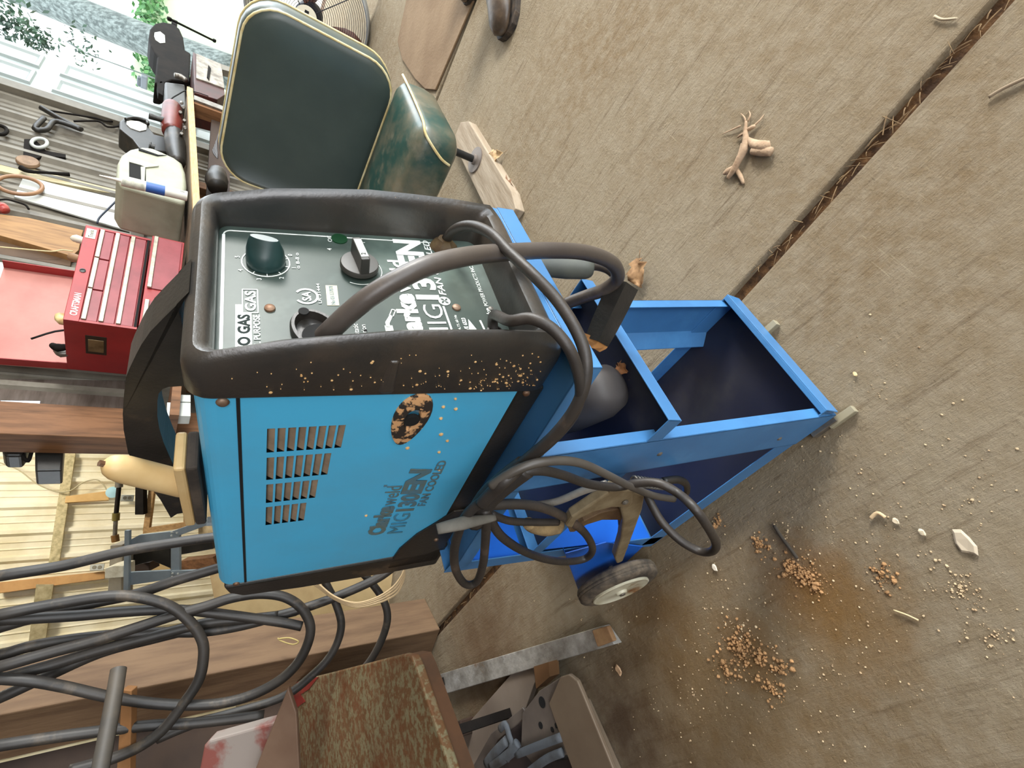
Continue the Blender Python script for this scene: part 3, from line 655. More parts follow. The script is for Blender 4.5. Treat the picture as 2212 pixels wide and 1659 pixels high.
# ------------------------------------------------------------ green seat on a plank foot
m_vinyl = M('dark_green_vinyl', '3a4440', '414b46', 5, .36, bump=.05)
m_vinyl2 = M('worn_green_vinyl', '22403a', '2c4740', 5, .38, bump=.05, spots=[('655f4e', 4, .42, .62), ('6c6a5c', 9, .55, .72)])
m_pipe = M('yellowed_piping', 'c8b27a', 'dcd0a4', 20, .5)
seat = thing('vehicle_seat', (1.36, .56, 0), 'dark green vinyl seat with cream piping standing on plank feet beyond the welder', 'seat')
def ringz(x0, x1, y0, y1, r, ins, z, sh=0): return [V((x+sh, y, z)) for x, y in rrect(x0+ins, x1-ins, y0+ins, y1-ins, max(r-ins, .01), 5, 5)]
cx0, cx1, cy0, cy1 = 1.155, 1.60, .262, .90
MB().loft([ringz(cx0, cx1, cy0, cy1, .07, i, z) for i, z in ((.10, .235), (.035, .24), (.006, .26), (0, .30), (.004, .352), (.010, .372), (.03, .386), (.08, .396), (.18, .400))]).build('cushion', m_vinyl2, seat, smooth='all')
MB().tube([(1.60, .266, .372), (1.46, .262, .376), (1.33, .262, .378), (1.215, .265, .380), (1.175, .283, .374), (1.158, .305, .345), (1.152, .332, .300), (1.16, .345, .262)], .0045, 8, 5).build('cushion_piping', m_pipe, seat, smooth='all')
def bring2(ins, dx): return [V((1.60+dx+(z-.38)*.12, y, z)) for y, z in rrect(.262+ins, .905-ins, .375+ins, .885-ins, max(.12-ins, .012), 7, 5)]
MB().loft([bring2(.2, -.016), bring2(.10, -.013), bring2(.03, -.008), bring2(.008, 0), bring2(0, .012), bring2(-.003, .05), bring2(0, .085), bring2(.03, .097)]).build('backrest', m_vinyl, seat, smooth='all')
MB().tube(bring2(.006, .002), .0045, 8, 1, closed=True).build('backrest_piping', m_pipe, seat, smooth='all')
MB().tube(bring2(-.002, .080), .0045, 8, 1, closed=True).build('backrest_piping', m_pipe, seat, smooth='all')
m_plank = M('grey_plank', 'a39480', '8d7c66', 5, .85, bump=.4, stretch=(1, 9, 9), bsc=16)
m_bp = M('black_pipe', '1b1c1d', '2d2b29', 20, .45, .3)
for y in (.40, .78):
    bd = MB().prism([(1.02, y-.055, 0), (1.10, y-.075, 0), (1.66, y-.068, 0), (1.73, y-.03, 0), (1.72, y+.055, 0), (1.04, y+.065, 0)], (0, 0, .040)).build('plank_foot', m_plank, seat, bevel=.003)
    for x, dy in ((1.448, -.005), (1.03, .035)):
        MB().lathe((x, y+dy, .040), (0, 0, 1), [(.0, 0), (.050, 0), (.050, .005), (.020, .007), (.019, .016), (0, .016)], 28).build('leg_flange', M('dull_flange', '7a7068', rough=.5, metal=.5), seat, smooth=True)
        MB().lathe((x, y+dy, .045), (0, 0, 1), [(.014, 0), (.014, .205)], 16).build('leg', m_bp, seat, smooth=True)
MB().tube([(1.03, .44, .17), (.96, .5, .12), (.93, .62, .1), (.98, .74, .17)], .006, 8, 5).build('loose_strap', m_bp, seat, smooth='all')
# brown mat and boots
mt_ = [PZ(*p, 0) for p in ((890, -40), (862, 92), (872, 130), (900, 172), (922, 194), (944, 196), (1045, -40))]
tag(MB().prism([V((p.x, p.y, .001)) for p in mt_], (0, 0, .010)).build('floor_mat', M('brown_mat', '806a50', '70593f', 3, .95, bump=.6, bsc=70), bevel=.003), 'flat brown dirty mat on the concrete between the green seat and the boot', 'mat')
m_boot = M('scuffed_brown_leather', '3f342b', '6d5c4b', 9, .38, bump=.2, bsc=60); m_sole = M('boot_sole', '1e1a17', '4a3d30', 30, .8)
def boot(px, py, dpx, dpy, label, sc_=1.35):
    t0 = PZ(px, py, 0); d = (PZ(dpx, dpy, 0)-t0).normalized(); s = V((-d.y, d.x, 0)); t = thing('work_boot', t0+d*.15, label, 'boot', None)
    st = [(0, .012, .03), (.012, .034, .045), (.04, .047, .058), (.09, .051, .066), (.13, .047, .080), (.17, .041, .105), (.21, .038, .12), (.26, .036, .12), (.29, .024, .11)]
    st = [(a*sc_, b*sc_, c*sc_) for a, b, c in st]
    rings = []
    for l, w_, h in st:
        rings.append([t0+d*l+s*w_*math.cos(a)*(1 if math.sin(a) < .2 else .92)+V((0, 0, .022+max(0, h-.02)*(.5+.5*math.sin(a)))) for a in [2*math.pi*i/16 for i in range(16)]])
    MB().loft(rings).build('upper', m_boot, t, smooth='all')
    MB().loft([[t0+d*(l*1.0-.004)+s*x*(w_+.003)+V((0, 0, z)) for x, z in ((-1, 0), (1, 0), (1.02, .024), (-1.02, .024))] for l, w_, h in st]).build('sole', m_sole, t, bevel=.002)
    c = t0+d*.235*sc_
    MB().loft([[c+V((0, 0, z))+d*math.cos(a)*.07*k+s*math.sin(a)*.06*k for a in [2*math.pi*i/16 for i in range(16)]] for z, k in ((.08, 1), (.15, 1.0), (.24, 1.08), (.27, 1.1), (.26, .9))]).build('shaft', m_boot, t, smooth='all')
    for i in range(5):
        c = t0+d*(.15+.028*i)+V((0, 0, .100+.012*i)); MB().tube([c-s*.022, c+V((0, 0, .006)), c+s*.022+d*.012], .0026, 6, 3).build('lace', m_sole, t, smooth='all')
boot(1101, 80, 1104, -30, 'scuffed brown leather work boot with worn toe standing on the concrete at the frame edge')
boot(1016, 12, 1040, -80, 'toe tip of the other dark boot, just left of the brown work boot')
# ------------------------------------------------------------ drum fan
fc = PD(664, 36, 3.4); fn = (O-fc).normalized(); fn = (fn+V((-.10, .12, .12))).normalized()
fan = thing('drum_fan', (fc.x, fc.y, 0), 'large round drum fan with wire grille behind the green seat in the doorway', 'fan')
fa = fn.cross(V((0, 0, 1))).normalized(); fb_ = fn.cross(fa); m_wire = M('dark_wire', '23242a', rough=.5, metal=.4); m_fsil = M('galvanised_drum', 'b9bec2', '8e9397', 6, .4, .4); m_brb = M('brown_fan_blade', '6b4436', '54332a', 5, .5)
def fr(r, o, k=48): return [fc+fn*o+(fa*math.cos(2*math.pi*i/k)+fb_*math.sin(2*math.pi*i/k))*r for i in range(k)]
R_ = .385
MB().loft([fr(R_+.004, .0), fr(R_+.012, -.02), fr(R_+.012, -.22), fr(R_, -.22), fr(R_-.002, -.02), fr(R_-.004, 0), fr(R_+.004, .0)], cap=False).build('drum', m_fsil, fan, smooth=True)
for i in range(24):
    r = R_*(.16+.84*i/23); MB().tube(fr(r, .012+.05*(1-(r/R_)**2)), .0016, 5, 1, closed=True).build('grille_ring', m_wire, fan)
for i in range(8):
    a = math.pi*2*i/8; dd = fa*math.cos(a)+fb_*math.sin(a)
    MB().tube([fc+fn*.062+dd*.05, fc+fn*.048+dd*.2, fc+fn*.01+dd*R_], .0032, 6, 3).build('grille_spoke', m_wire, fan)
MB().lathe(fc+fn*.06, fn, [(.070, .020), (.070, .030), (0, .032)], 28).build('hub_badge', M('cream_badge', 'd9d5c2', rough=.5), fan)
MB().prism([fc+fn*.093+fb_*y+fa*x for x, y in ((-.044, -.013), (.044, -.013), (.044, .013), (-.044, .013))], fn*.001).build('badge_bar', m_wire, fan)
MB().lathe(fc-fn*.16, fn, [(.075, 0), (.085, .02), (.085, .13), (.07, .16), (0, .16)], 24).build('motor', m_wire, fan, smooth=True)
for i in range(3):
    a0 = math.pi*2*i/3+1.2; rings = []
    for k in range(6):
        r = .07+.29*k/5; w_ = .30+.28*math.sin(k/5*2.6)
        rings.append([fc-fn*.03+(fa*math.cos(a0+w_*t)+fb_*math.sin(a0+w_*t))*r+fn*(.05*t) for t in (-1, -.5, 0, .5, 1)]+[fc-fn*.034+(fa*math.cos(a0+w_*t)+fb_*math.sin(a0+w_*t))*r+fn*(.05*t) for t in (1, .5, 0, -.5, -1)])
    MB().loft(rings).build('blade', m_brb, fan, smooth='all')
for s in (-1, 1): MB().tube([fc+fa*s*.25-fb_*0-fn*.02+V((0, 0, -.28)), V((fc.x, fc.y, .02))+fa*s*.32-fn*.02, V((fc.x, fc.y, .02))+fa*s*.32-fn*.22], .012, 8, 3).build('stand_foot', m_wire, fan, smooth='all')
# ------------------------------------------------------------ workbench
YB = 1.47
def yb(x, y): return PY(x, y, YB)
e0, e1 = PY(404, 186, YB), PY(416, 430, YB); e2, e3 = PY(420, 186, YB), PY(432, 430, YB)
dirb = (e1-e0)/(e1.x-e0.x); XE = 1.62
n0 = e1+dirb*(XE-e1.x)
bench = thing('workbench', (2.4, 1.9, 0), 'long wooden workbench with a pale raw board front edge, carrying tools behind the welder', 'workbench')
th = .034
MB().prism([e0, n0, n0-V((0, 0, th)), e0-V((0, 0, th))], (0, -.0, 0) if 0 else V((0, .035, 0))).build('front_board', M('raw_plywood_edge', 'cdb084', 'b8966a', 18, .75, bump=.4, stretch=(1, 8, 8), bsc=30), bench, bevel=.002)
MB().prism([e0+V((0, .035, -.004)), n0+V((0, .035, -.004)), n0+V((0, .035, -th+.004)), e0+V((0, .035, -th+.004))], V((0, .70, 0))).build('bench_top', M('grey_bench_top', '6d5e4c', '8c7a62', 7, .85, bump=.5), bench)
def bz(x): return (e1+dirb*(x-e1.x)).z
for x in (1.68, 2.4, 3.6):
    for y in (YB+.08, 2.15): MB().box(x-.045, x+.045, y-.045, y+.045, 0, bz(x)-th).build('leg', m_wood2, bench, bevel=.003)
MB().box(1.63, 3.65, YB+.10, YB+.14, bz(2)-.16, bz(2)-th-.01).build('apron', m_darkwood, bench)
MB().box(1.63, 3.6, YB+.12, 2.2, .28, .31).build('lower_shelf', m_darkwood, bench)
MB().box(1.63, 3.6, 2.19, 2.21, .31, bz(2)-.1).build('back_panel', m_darkwood, bench)
# vise silhouette, far end
m_iron = M('dark_cast_iron', '14110f', '1f1a16', 10, .8, 0, spec=.15)
vise = thing('bench_vise', PY(410, 110, YB+.3), 'large dark iron vise with T handle at the far end of the bench', 'vise')
YV = YB+.25
PT(MB(), lambda x, y: PY(x, y, YV), [(334, 178), (350, 182), (372, 172), (410, 175), (412, 115), (400, 108), (396, 80), (388, 62), (375, 52), (368, 50), (352, 47), (335, 50), (324, 62), (321, 80), (325, 98), (333, 112), (340, 122), (338, 140)], (0, .16, 0)).build('body', m_iron, vise, bevel=.012, seg=3)
PT(MB(), lambda x, y: PY(x, y, YV-.002), [(334, 70), (346, 68), (356, 76), (357, 92), (346, 93), (336, 86), (333, 78)], (0, .004, 0)).build('jaw_gap', M('pale_gap', 'c8ccc0', rough=.6), vise)
PT(MB(), lambda x, y: PY(x, y, YV+.02), [(371, 40), (384, 45), (381, 60), (370, 56)], (0, .08, 0)).build('screw_head', m_iron, vise, bevel=.004)
MB().tube([PY(366, 41, YV), PY(377, 46, YV), PY(464, 89, YV)], [.012, .010, .009], 8, 1).build('handle_bar', m_iron, vise, smooth='all')
MB().lathe(PY(463, 88, YV), (0, 1, 0), [(.0, -.015), (.014, -.012), (.016, 0), (.012, .012), (0, .015)], 12).build('handle_knob', m_iron, vise, smooth=True)
MB().lathe(PY(366, 41, YV), (0, 1, 0), [(.0, -.018), (.018, -.012), (.02, 0), (.016, .014), (0, .018)], 12).build('handle_knob', m_iron, vise, smooth=True)
PT(MB(), lambda x, y: PY(x, y, YV), [(338, 172), (356, 178), (352, 206), (342, 200)], (0, .05, 0)).build('anvil_tail', m_iron, vise, bevel=.004)
stb = thing('small_red_toolbox', PY(480, 150, YB+.1), 'small dark red toolbox with dented grey lid hanging below the far bench end', 'toolbox')
f_ = lambda x, y: PY(x, y, YB+.1)
PT(MB(), f_, [(417, 112), (424, 116), (424, 170), (484, 190), (486, 205), (470, 215), (420, 200)], (0, .25, 0)).build('body', M('dark_red_paint', '4a211d', '35201d', 8, .5), stb, bevel=.004)
PT(MB(), lambda x, y: PY(x, y, YB+.09), [(424, 115), (478, 138), (485, 190), (424, 168)], (0, .02, 0)).build('lid', M('dented_grey_lid', 'a39c90', '6b6156', 14, .5, .4, bump=.5, bsc=40), stb, bevel=.002)
PT(MB(), lambda x, y: PY(x, y, YB+.08), [(450, 140), (456, 148), (452, 172), (447, 165)], (0, .015, 0)).build('latch', m_iron, stb)
tag(PT(MB(), lambda x, y: PY(x, y, YB+.12), [(478, 138), (508, 149), (510, 158), (480, 150)], (0, .05, 0)).build('metal_strip', m_siding2), 'grey metal strip sticking out beside the small red toolbox', 'strip')
tag(PT(MB(), lambda x, y: PY(x, y, YB+.02), [(419, 205), (500, 236), (498, 244), (418, 214)], (0, .04, 0)).build('steel_rail', m_steel, bevel=.001), 'pale steel rail under the bench edge below the small red toolbox', 'rail')
# clutter on the bench, nearest first
gc = thing('grey_plastic_case', PY(400, 380, YB+.08), 'rounded grey green plastic case with dark recess, standing on the bench behind the caulk tube', 'case')
f_ = lambda x, y: PY(x, y, YB+.10)
m_gc = M('grey_green_plastic', 'a3a48f', '8b8c78', 4, .45)
PT(MB(), f_, [(400, 440), (262, 400), (251, 380), (253, 352), (262, 333), (280, 321), (305, 316), (328, 318), (352, 328), (378, 340), (394, 352), (401, 372), (404, 400)], (0, .28, 0)).build('shell', m_gc, gc, bevel=.02, seg=4)
PT(MB(), lambda x, y: PY(x, y, YB+.096), [(279, 350), (304, 356), (315, 356), (315, 404), (279, 394)], (0, .006, 0)).build('recess', m_void, gc, bevel=.001)
PT(MB(), lambda x, y: PY(x, y, YB+.092), [(279, 338), (344, 358), (315, 361), (304, 356), (279, 349)], (0, .006, 0)).build('lip', M('pale_lip', 'b9bba8', rough=.5), gc, bevel=.001)
PT(MB(), lambda x, y: PY(x, y, YB+.092), [(304, 360), (314, 360), (312, 398), (305, 396)], (0, .006, 0)).build('recess_post', m_gc, gc)
PT(MB(), lambda x, y: PY(x, y, YB+.094), [(299, 319), (342, 334), (360, 335), (340, 336), (300, 324)], (0, .004, 0)).build('seam', m_void, gc)
MB().lathe(PY(330, 317, YB+.18), (0, 0, 1), [(.02, -.01), (.02, .008), (.026, .01), (.026, .018), (0, .02)], 16).build('knob', m_black, gc)
ck = thing('caulk_tube', PY(405, 420, YB-.0), 'white sealant tube with blue stripe and long nozzle leaning on the bench behind the welder', 'caulk tube')
ca, cb = PY(262, 390, YB+.03), PY(404, 424, YB+.03); cx = (cb-ca).normalized(); cl_ = (cb-ca).length; cr = .0255
MB().lathe(ca, cx, [(.0, 0), (cr, 0), (cr, cl_), (cr*.9, cl_+.001), (0, cl_)], 28).build('tube', M('white_tube', 'dfddd2', 'c9c8bc', 8, .4), ck, smooth=True)
MB().lathe(ca+cx*.10, cx, [(cr+.0006, 0), (cr+.0008, .08), (0, .08)], 28).build('blue_band', M('blue_band', '2f5aa0', rough=.4), ck, smooth=True)
mb = MB(); mb.lathe(ca+cx*.004, cx, [(cr+.0012, 0), (cr+.0012, .09), (0, .09)], 28); mb.build('label', M('tube_label', 'd2d0c0', 'a8aa9c', 30, .5), ck, smooth=True)
for i in range(7): MB().obox(ca+cx*(cl_-.035+.003*i)-V((.01, cr+.0008, .004)), cx*.0014, V((.016, 0, 0)), V((0, .002, .0))).build('barcode_bar', m_void, ck)
MB().lathe(ca, -cx, [(.010, 0), (.009, .012), (.006, .03), (.0028, .085), (0, .086)], 16).build('nozzle', M('white_nozzle', 'e9e6d8', rough=.4), ck, smooth=True)
jg = thing('black_jug', PY(380, 300, YB+.2), 'black plastic jug with open loop handle standing behind the grey case', 'jug')
f_ = lambda x, y: PY(x, y, YB+.25)
PT(MB(), f_, [(258, 262), (268, 254), (285, 252), (316, 256), (322, 262), (322, 275), (335, 290), (398, 305), (400, 332), (332, 325), (300, 320), (285, 300), (270, 288), (258, 278)], (0, .13, 0)).build('body', m_black, jg, bevel=.01, seg=3)
PT(MB(), lambda x, y: PY(x, y, YB+.245), [(274, 259), (300, 262), (317, 270), (316, 280), (302, 283), (282, 276), (273, 268)], (0, .004, 0)).build('handle_opening', M('pale_opening', 'd8d6cc', rough=.5), jg)
MB().tube([PY(x, y, YB+.24) for x, y in ((272, 258), (285, 255), (300, 256), (316, 261), (319, 268))], .011, 8, 4).build('handle', m_black, jg, smooth='all')
rt = thing('red_power_tool', PY(400, 260, YB+.12), 'red and black power tool lying on the bench between the jug and the vise', 'power tool')
MB().tube([PY(x, y, YB+.14) for x, y in ((372, 232), (372, 250), (371, 268), (370, 286))], [.055, .06, .06, .05], 14, 4).build('red_housing', M('red_plastic', '6e2a22', '53201b', 9, .4), rt, smooth='all')
MB().tube([PY(x, y, YB+.14) for x, y in ((376, 288), (378, 310), (381, 335), (384, 352))], [.05, .058, .05, .04], 12, 4).build('motor_end', m_black, rt, smooth='all')
MB().tube([PY(x, y, YB+.12) for x, y in ((365, 262), (340, 256), (322, 250))], [.022, .016, .02], 10, 3).build('side_grip', m_black, rt, smooth='all')
bx_ = thing('black_battery_drill', PY(400, 200, YB+.2), 'black cordless drill body standing in front of the vise', 'drill')
PT(MB(), lambda x, y: PY(x, y, YB+.16), [(356, 176), (400, 182), (404, 232), (380, 236), (358, 232)], (0, .12, 0)).build('body', m_knob2, bx_, bevel=.012, seg=3)
MB().tube([PY(x, y, YB+.13) for x, y in ((378, 163), (390, 166), (402, 174))], [.018, .02, .016], 10, 3).build('chuck', m_steel, bx_, smooth='all')
MB().tube([PY(x, y, YB+.10) for x, y in ((365, 222), (372, 212), (385, 204), (398, 197), (412, 197), (430, 201), (450, 208))], .004, 6, 4).build('cord', m_void, bx_, smooth='all')
random.seed(5)
for i, (x, y) in enumerate(((392, 222), (396, 232), (390, 243), (398, 262), (400, 276), (392, 290))):
    tag(MB().lathe(PY(x, y, YB+.08), (1, random.uniform(-1, 1), 0), [(.008, -.03), (.012, 0), (.007, .03), (0, .031)], 10).build('socket_bit', m_steel, smooth=True), ['small shiny socket on the bench edge nearest the drill', 'shiny socket on the bench edge, next nearest the drill', 'shiny socket at the top end of the red tool', 'shiny socket below the middle of the red tool', 'shiny socket below the lower half of the red tool', 'shiny socket at the bottom end of the red tool'][i], 'socket', 'sockets on the bench edge')
# under the bench: dark tools hanging
wrr = thing('wire_bundle', PY(470, 300, YB+.2), 'dark hanging wires tied below the bench behind the seat back', 'wires')
for k in range(5): MB().tube([PY(486+k, 258+k*2, YB+.1), PY(474-k*3, 285+k*3, YB+.1+.01*k), PY(468-k*2, 310+k*4, YB+.1), PY(470, 335+k*2, YB+.1)], .0045, 6, 5).build('wire', M('grey_wire', '4b4848', rough=.5), wrr, smooth='all')
tag(MB().tube([PY(x, y, YB+.02) for x, y in ((470, 372), (468, 390), (470, 405))], [.045, .06, .05], 14, 4).build('black_motor', m_black, smooth='all'), 'round black motor shape under the bench next to the seat back edge', 'motor')
# ------------------------------------------------------------ red tool chest
FL, FR, BK = V((1.714, 1.849, 0)), V((2.28, 1.713, 0)), V((1.80, 2.18, 0))
ex = V((.985, -.172, 0)).normalized(); ey = V((-ex.y, ex.x, 0)); CWd, CDp = .60, .42
m_red = M('red_enamel', 'a02b2b', '8d2426', 5, .42); m_redd = M('red_drawer', '8f3a3f', '7b2c31', 8, .4); m_alu = M('aluminium_pull', 'b3ab98', '8f8a7c', 30, .4, .4)
chest = thing('tool_chest', FL+ex*.3+ey*.16+V((0, 0, .93)), 'red metal tool chest with open lid and six drawers on the workbench', 'tool chest')
def cb_(x0, x1, y0, y1, z0, z1): return MB().obox(FL+ex*x0+ey*y0+V((0, 0, z0)), ex*(x1-x0), ey*(y1-y0), V((0, 0, z1-z0)))
ZT = 1.352; ZM = 1.085; ZB = .935
cb_(0, CWd, .012, CDp, ZM, ZT).build('body', m_red, chest, bevel=.002)
cb_(0, CWd, 0, .012, ZT-.055, ZT).build('front_rail', m_red, chest, bevel=.002)
for x0, x1 in ((0, .012), (CWd-.012, CWd)): cb_(x0, x1, 0, .012, ZM, ZT-.055).build('front_stile', m_red, chest)
cb_(-.004, CWd+.004, -.025, CDp, ZB, ZM-.006).build('lower_case', m_red, chest, bevel=.002)
def drawer(x0, x1, z0, z1, yo=0):
    d = cb_(x0, x1, .002+yo, .012+yo, z0, z1-.014).build('drawer', m_redd, chest, bevel=.002)
    mb = cb_(x0, x1, -.008+yo, .004+yo, z1-.018, z1); mb.build('drawer_pull', m_alu, d, bevel=.002)
zr = ZT-.06
for x0, x1 in ((.014, .195), (.203, .392), (.400, CWd-.014)): drawer(x0, x1, zr-.056, zr)
drawer(.014, CWd-.014, zr-.120, zr-.062); drawer(.014, CWd-.014, zr-.190, zr-.126)
cb_(.012, CWd-.012, -.001, .003, ZM+.002, zr-.194).build('dark_gap', m_void, chest)
drawer(.01, .16, ZB+.01, ZM-.016, -.034); drawer(.24, CWd-.01, ZB+.01, ZM-.016, -.034)
text('CRAFTSMAN', 'brand_lettering', M('white_badge_print', 'e6e2dc', rough=.5), chest, FL+ex*.03+ey*-.001+V((0, 0, ZT-.043)), ex, V((0, 0, 1)), .026, bold=.02, width=.13)
lb = cb_(CWd-.085, CWd-.022, -.002, 0, ZT-.046, ZT-.008); lb.build('paper_label', M('cream_label', 'e3dfc8', rough=.6), chest)
text('Tools', 'label_writing', m_void, chest, FL+ex*(CWd-.080)+ey*-.0025+V((0, 0, ZT-.036)), ex, V((0, 0, 1)), .018, width=.05)
MB().lathe(FL+ex*.30+V((0, 0, ZT-.028)), -ey, [(.012, 0), (.012, .003), (.008, .004), (.008, .001), (0, .001)], 16).build('lock', m_black, chest)
# side: recessed carry handle
sd = lambda x0, x1, z0, z1, o, t: MB().obox(FL-ex*o+ey*x0+V((0, 0, z0)), ey*(x1-x0), V((0, 0, z1-z0)), ex*t)
sd(.10, .255, ZT-.155, ZT-.075, .0015, .002).build('handle_recess', M('dark_brown_recess', '2e2014', rough=.6), chest, bevel=.001)
sd(.13, .232, ZT-.145, ZT-.085, .004, .003).build('handle_plate', M('bronze_plate', '8c7350', '6b5436', 20, .4, .4), chest, bevel=.002)
# lid, standing open at the back
lt = V((0, 0, ZT)); ld = (V((0, 0, 1))+ey*.06).normalized(); B0 = FL+ey*CDp+lt
MB().obox(B0, ex*CWd, ld*.34, ey*.004).build('lid', M('pale_red_lid_inside', 'b97c70', 'a8695f', 3, .5), chest, bevel=.001)
for x0 in (0, CWd-.004): MB().obox(B0+ex*x0-ey*.055, ex*.004, ld*.34, ey*.055).build('lid_flange', m_red, chest)
# odds and ends sticking out of the chest, each its own thing
def stick(pts, r, mat, nm, label, cat):
    return tag(MB().tube([FL+ex*a+ey*b+V((0, 0, z)) for a, b, z in pts], r, 8, 3).build(nm, mat, smooth='all'), label, cat)
stick([(.05, .14, ZT-.03), (.04, .16, ZT+.04), (.01, .20, ZT+.12)], .005, m_bp, 'screwdriver', 'thin dark screwdriver poking up at the left corner of the red chest', 'screwdriver')
stick([(.07, .10, ZT-.02), (.08, .12, ZT+.02), (.11, .13, ZT+.03)], .022, M('yellow_tape', 'd9c58c', 'a8653c', 20, .6), 'tape_roll', 'yellow and red roll in the open top of the red chest, left side', 'tape roll')
stick([(.02, .24, ZT-.02), (.01, .25, ZT+.03), (.03, .26, ZT+.055)], [.012, .02, .012], m_iron, 'pliers', 'dark pliers on the left rim of the red chest', 'pliers')
stick([(.02, .29, ZT-.02), (.01, .30, ZT+.02), (.03, .30, ZT+.045)], [.014, .018, .01], m_steel, 'wrench_head', 'grey wrench head behind the pliers in the red chest', 'wrench')
stick([(.42, .06, ZT-.02), (.44, .08, ZT+.03), (.46, .1, ZT+.035)], [.016, .022, .014], M('brown_grip', '8a6a4c', rough=.6), 'wooden_mallet', 'brown tool handle peeking above the middle of the red chest', 'tool')
stick([(.53, .05, ZT-.02), (.54, .05, ZT+.03), (.535, .06, ZT+.045)], [.016, .02, .012], M('white_cap', 'cfc6b4', rough=.5), 'white_bottle_cap', 'white bottle cap near the right end of the red chest', 'cap')
# ------------------------------------------------------------ things on the back wall
YW = WB-.03
fw_ = lambda x, y: PY(x, y, YW)
def wall(pts, nm, mat, label, cat, t=.03, bev=.002, y=None, group=None):
    return tag(MB().prism([PY(p[0], p[1], y or YW) for p in pts], (0, t, 0)).build(nm, mat, bevel=bev), label, cat, group)
hoop = [PY(42+50*math.cos(a)*math.cos(.12)-19*math.sin(a)*math.sin(.12), 400+50*math.cos(a)*math.sin(.12)+19*math.sin(a)*math.cos(.12), YW-.03) for a in [2*math.pi*i/28 for i in range(28)]]
tag(MB().tube(hoop, .012, 10, 1, closed=True).build('wooden_hoop', M('hoop_brown', 'a07a58', '8a6548', 10, .5), smooth='all'), 'brown round hoop hanging flat against the wall above the red chest', 'hoop')
r2 = [PY(85+17*math.cos(a), 309+10*math.sin(a), YW-.02) for a in [2*math.pi*i/20 for i in range(20)]]
tag(MB().tube(r2, .012, 8, 1, closed=True).build('white_ring', M('white_ring_plastic', 'b8bdb8', rough=.5), smooth='all'), 'small white ring hung on the wall over a dark tool', 'ring')
wall([(52, 300), (75, 300), (100, 325), (142, 333), (142, 340), (95, 336), (70, 345), (50, 335)], 'black_hand_tool', m_iron, 'dark hand tool on the wall behind the small white ring', 'tool', .02)
MBd = MB(); MBd.lathe(PY(60, 346, YW-.03), (0, 1, 0), [(.0, 0), (.055, 0), (.06, .006), (.06, .02), (0, .022)], 24)
tag(MBd.build('wooden_pulley', M('pulley_wood', '94795f', '6d5540', 14, .7), smooth=True), 'round brown wooden pulley on the wall below the white ring', 'pulley')
tag(MB().tube([PY(x, y, YW-.03) for x, y in ((45, 362), (62, 370), (100, 373), (150, 377))], [.018, .012, .009, .014], 8, 3).build('pipe_wrench', m_iron, smooth='all'), 'long dark wrench hanging under the wooden pulley', 'wrench')
tag(MB().tube([PY(x, y, YW-.04) for x, y in ((88, 232), (110, 245), (140, 262), (176, 280), (150, 270), (118, 262), (100, 280), (75, 278), (95, 255))], .018, 8, 4).build('black_strap_bundle', m_black, smooth='all'), 'bundle of black straps and cable hanging on the wall left of the door', 'straps')
tag(MB().tube([PY(x, y, YW-.03) for x, y in ((100, 238), (150, 246), (205, 255), (230, 262), (256, 262), (257, 272), (232, 274), (212, 262), (160, 262))], .008, 6, 4).build('wire_hanger', m_iron, smooth='all'), 'dark thin wire loop hanging on the wall under the straps', 'wire')
tag(MB().tube([PY(x, y, YW-.02) for x, y in ((-4, 270), (10, 275), (15, 283), (8, 290), (-4, 290))], .012, 8, 4).build('black_hook', m_iron, smooth='all'), 'black round hook at the top edge of the grey wall', 'hook')
wall([(52, 378), (110, 395), (260, 430), (400, 466), (396, 474), (285, 455), (284, 500), (175, 468), (90, 442), (30, 425)], 'white_shelf_panel', m_white, 'long off white smooth panel on the wall behind the red chest', 'panel', .012, y=YW+.0)
wall([(280, 442), (315, 447), (312, 500), (283, 492)], 'white_bracket', m_white, 'white bracket between the white panel and the lower red drawers', 'bracket', .12, y=YW-.1)
wall([(-5, 350), (60, 362), (130, 380), (260, 412), (258, 420), (110, 392), (-5, 368)], 'wall_batten', M('cream_batten', 'c2b590', 'a89a74', 6, .6), 'cream wooden batten on the wall under the pulley', 'batten', .02)
wall([(-5, 462), (60, 470), (180, 497), (176, 510), (170, 540), (155, 553), (70, 528), (-5, 507)], 'wall_stud', M('golden_wood', 'a37b4c', '84603a', 5, .65, stretch=(8, 1, 1)), 'golden brown wall stud left of the red chest', 'stud', .05, y=YW-.04)
wall([(-5, 507), (70, 528), (155, 553), (152, 575), (-5, 548)], 'dark_plank', M('dark_brown_plank', '5b4531', '4a3625', 5, .7), 'dark brown plank beside the golden wall stud', 'plank', .03)
wall([(-5, 565), (152, 587), (150, 602), (-5, 600)], 'white_trim_board', m_white, 'white board above the open lid of the red chest', 'board', .02)
tag(MB().tube([PY(x, y, YW-.06) for x, y in ((-4, 533), (50, 538), (110, 543), (135, 540), (158, 543))], .004, 6, 4).build('pale_cord', M('pale_cord', 'cdb88a', rough=.6), smooth='all'), 'pale twisted cord across the dark plank', 'cord')
tag(MB().tube([PY(x, y, YW-.08) for x, y in ((272, 412), (255, 430), (235, 450), (215, 470), (210, 482))], .006, 6, 4).build('blue_black_cable', M('blue_black_cable', '1c2536', rough=.5), smooth='all'), 'dark blue cable running from the sealant tube nozzle to the red chest', 'cable')
tag(MB().tube([PY(x, y, YW-.03) for x, y in ((-4, 432), (15, 431), (35, 436), (55, 443), (62, 452))], .006, 6, 4).build('dark_bent_rod', m_iron, smooth='all'), 'dark bent rod below the brown hoop', 'rod')
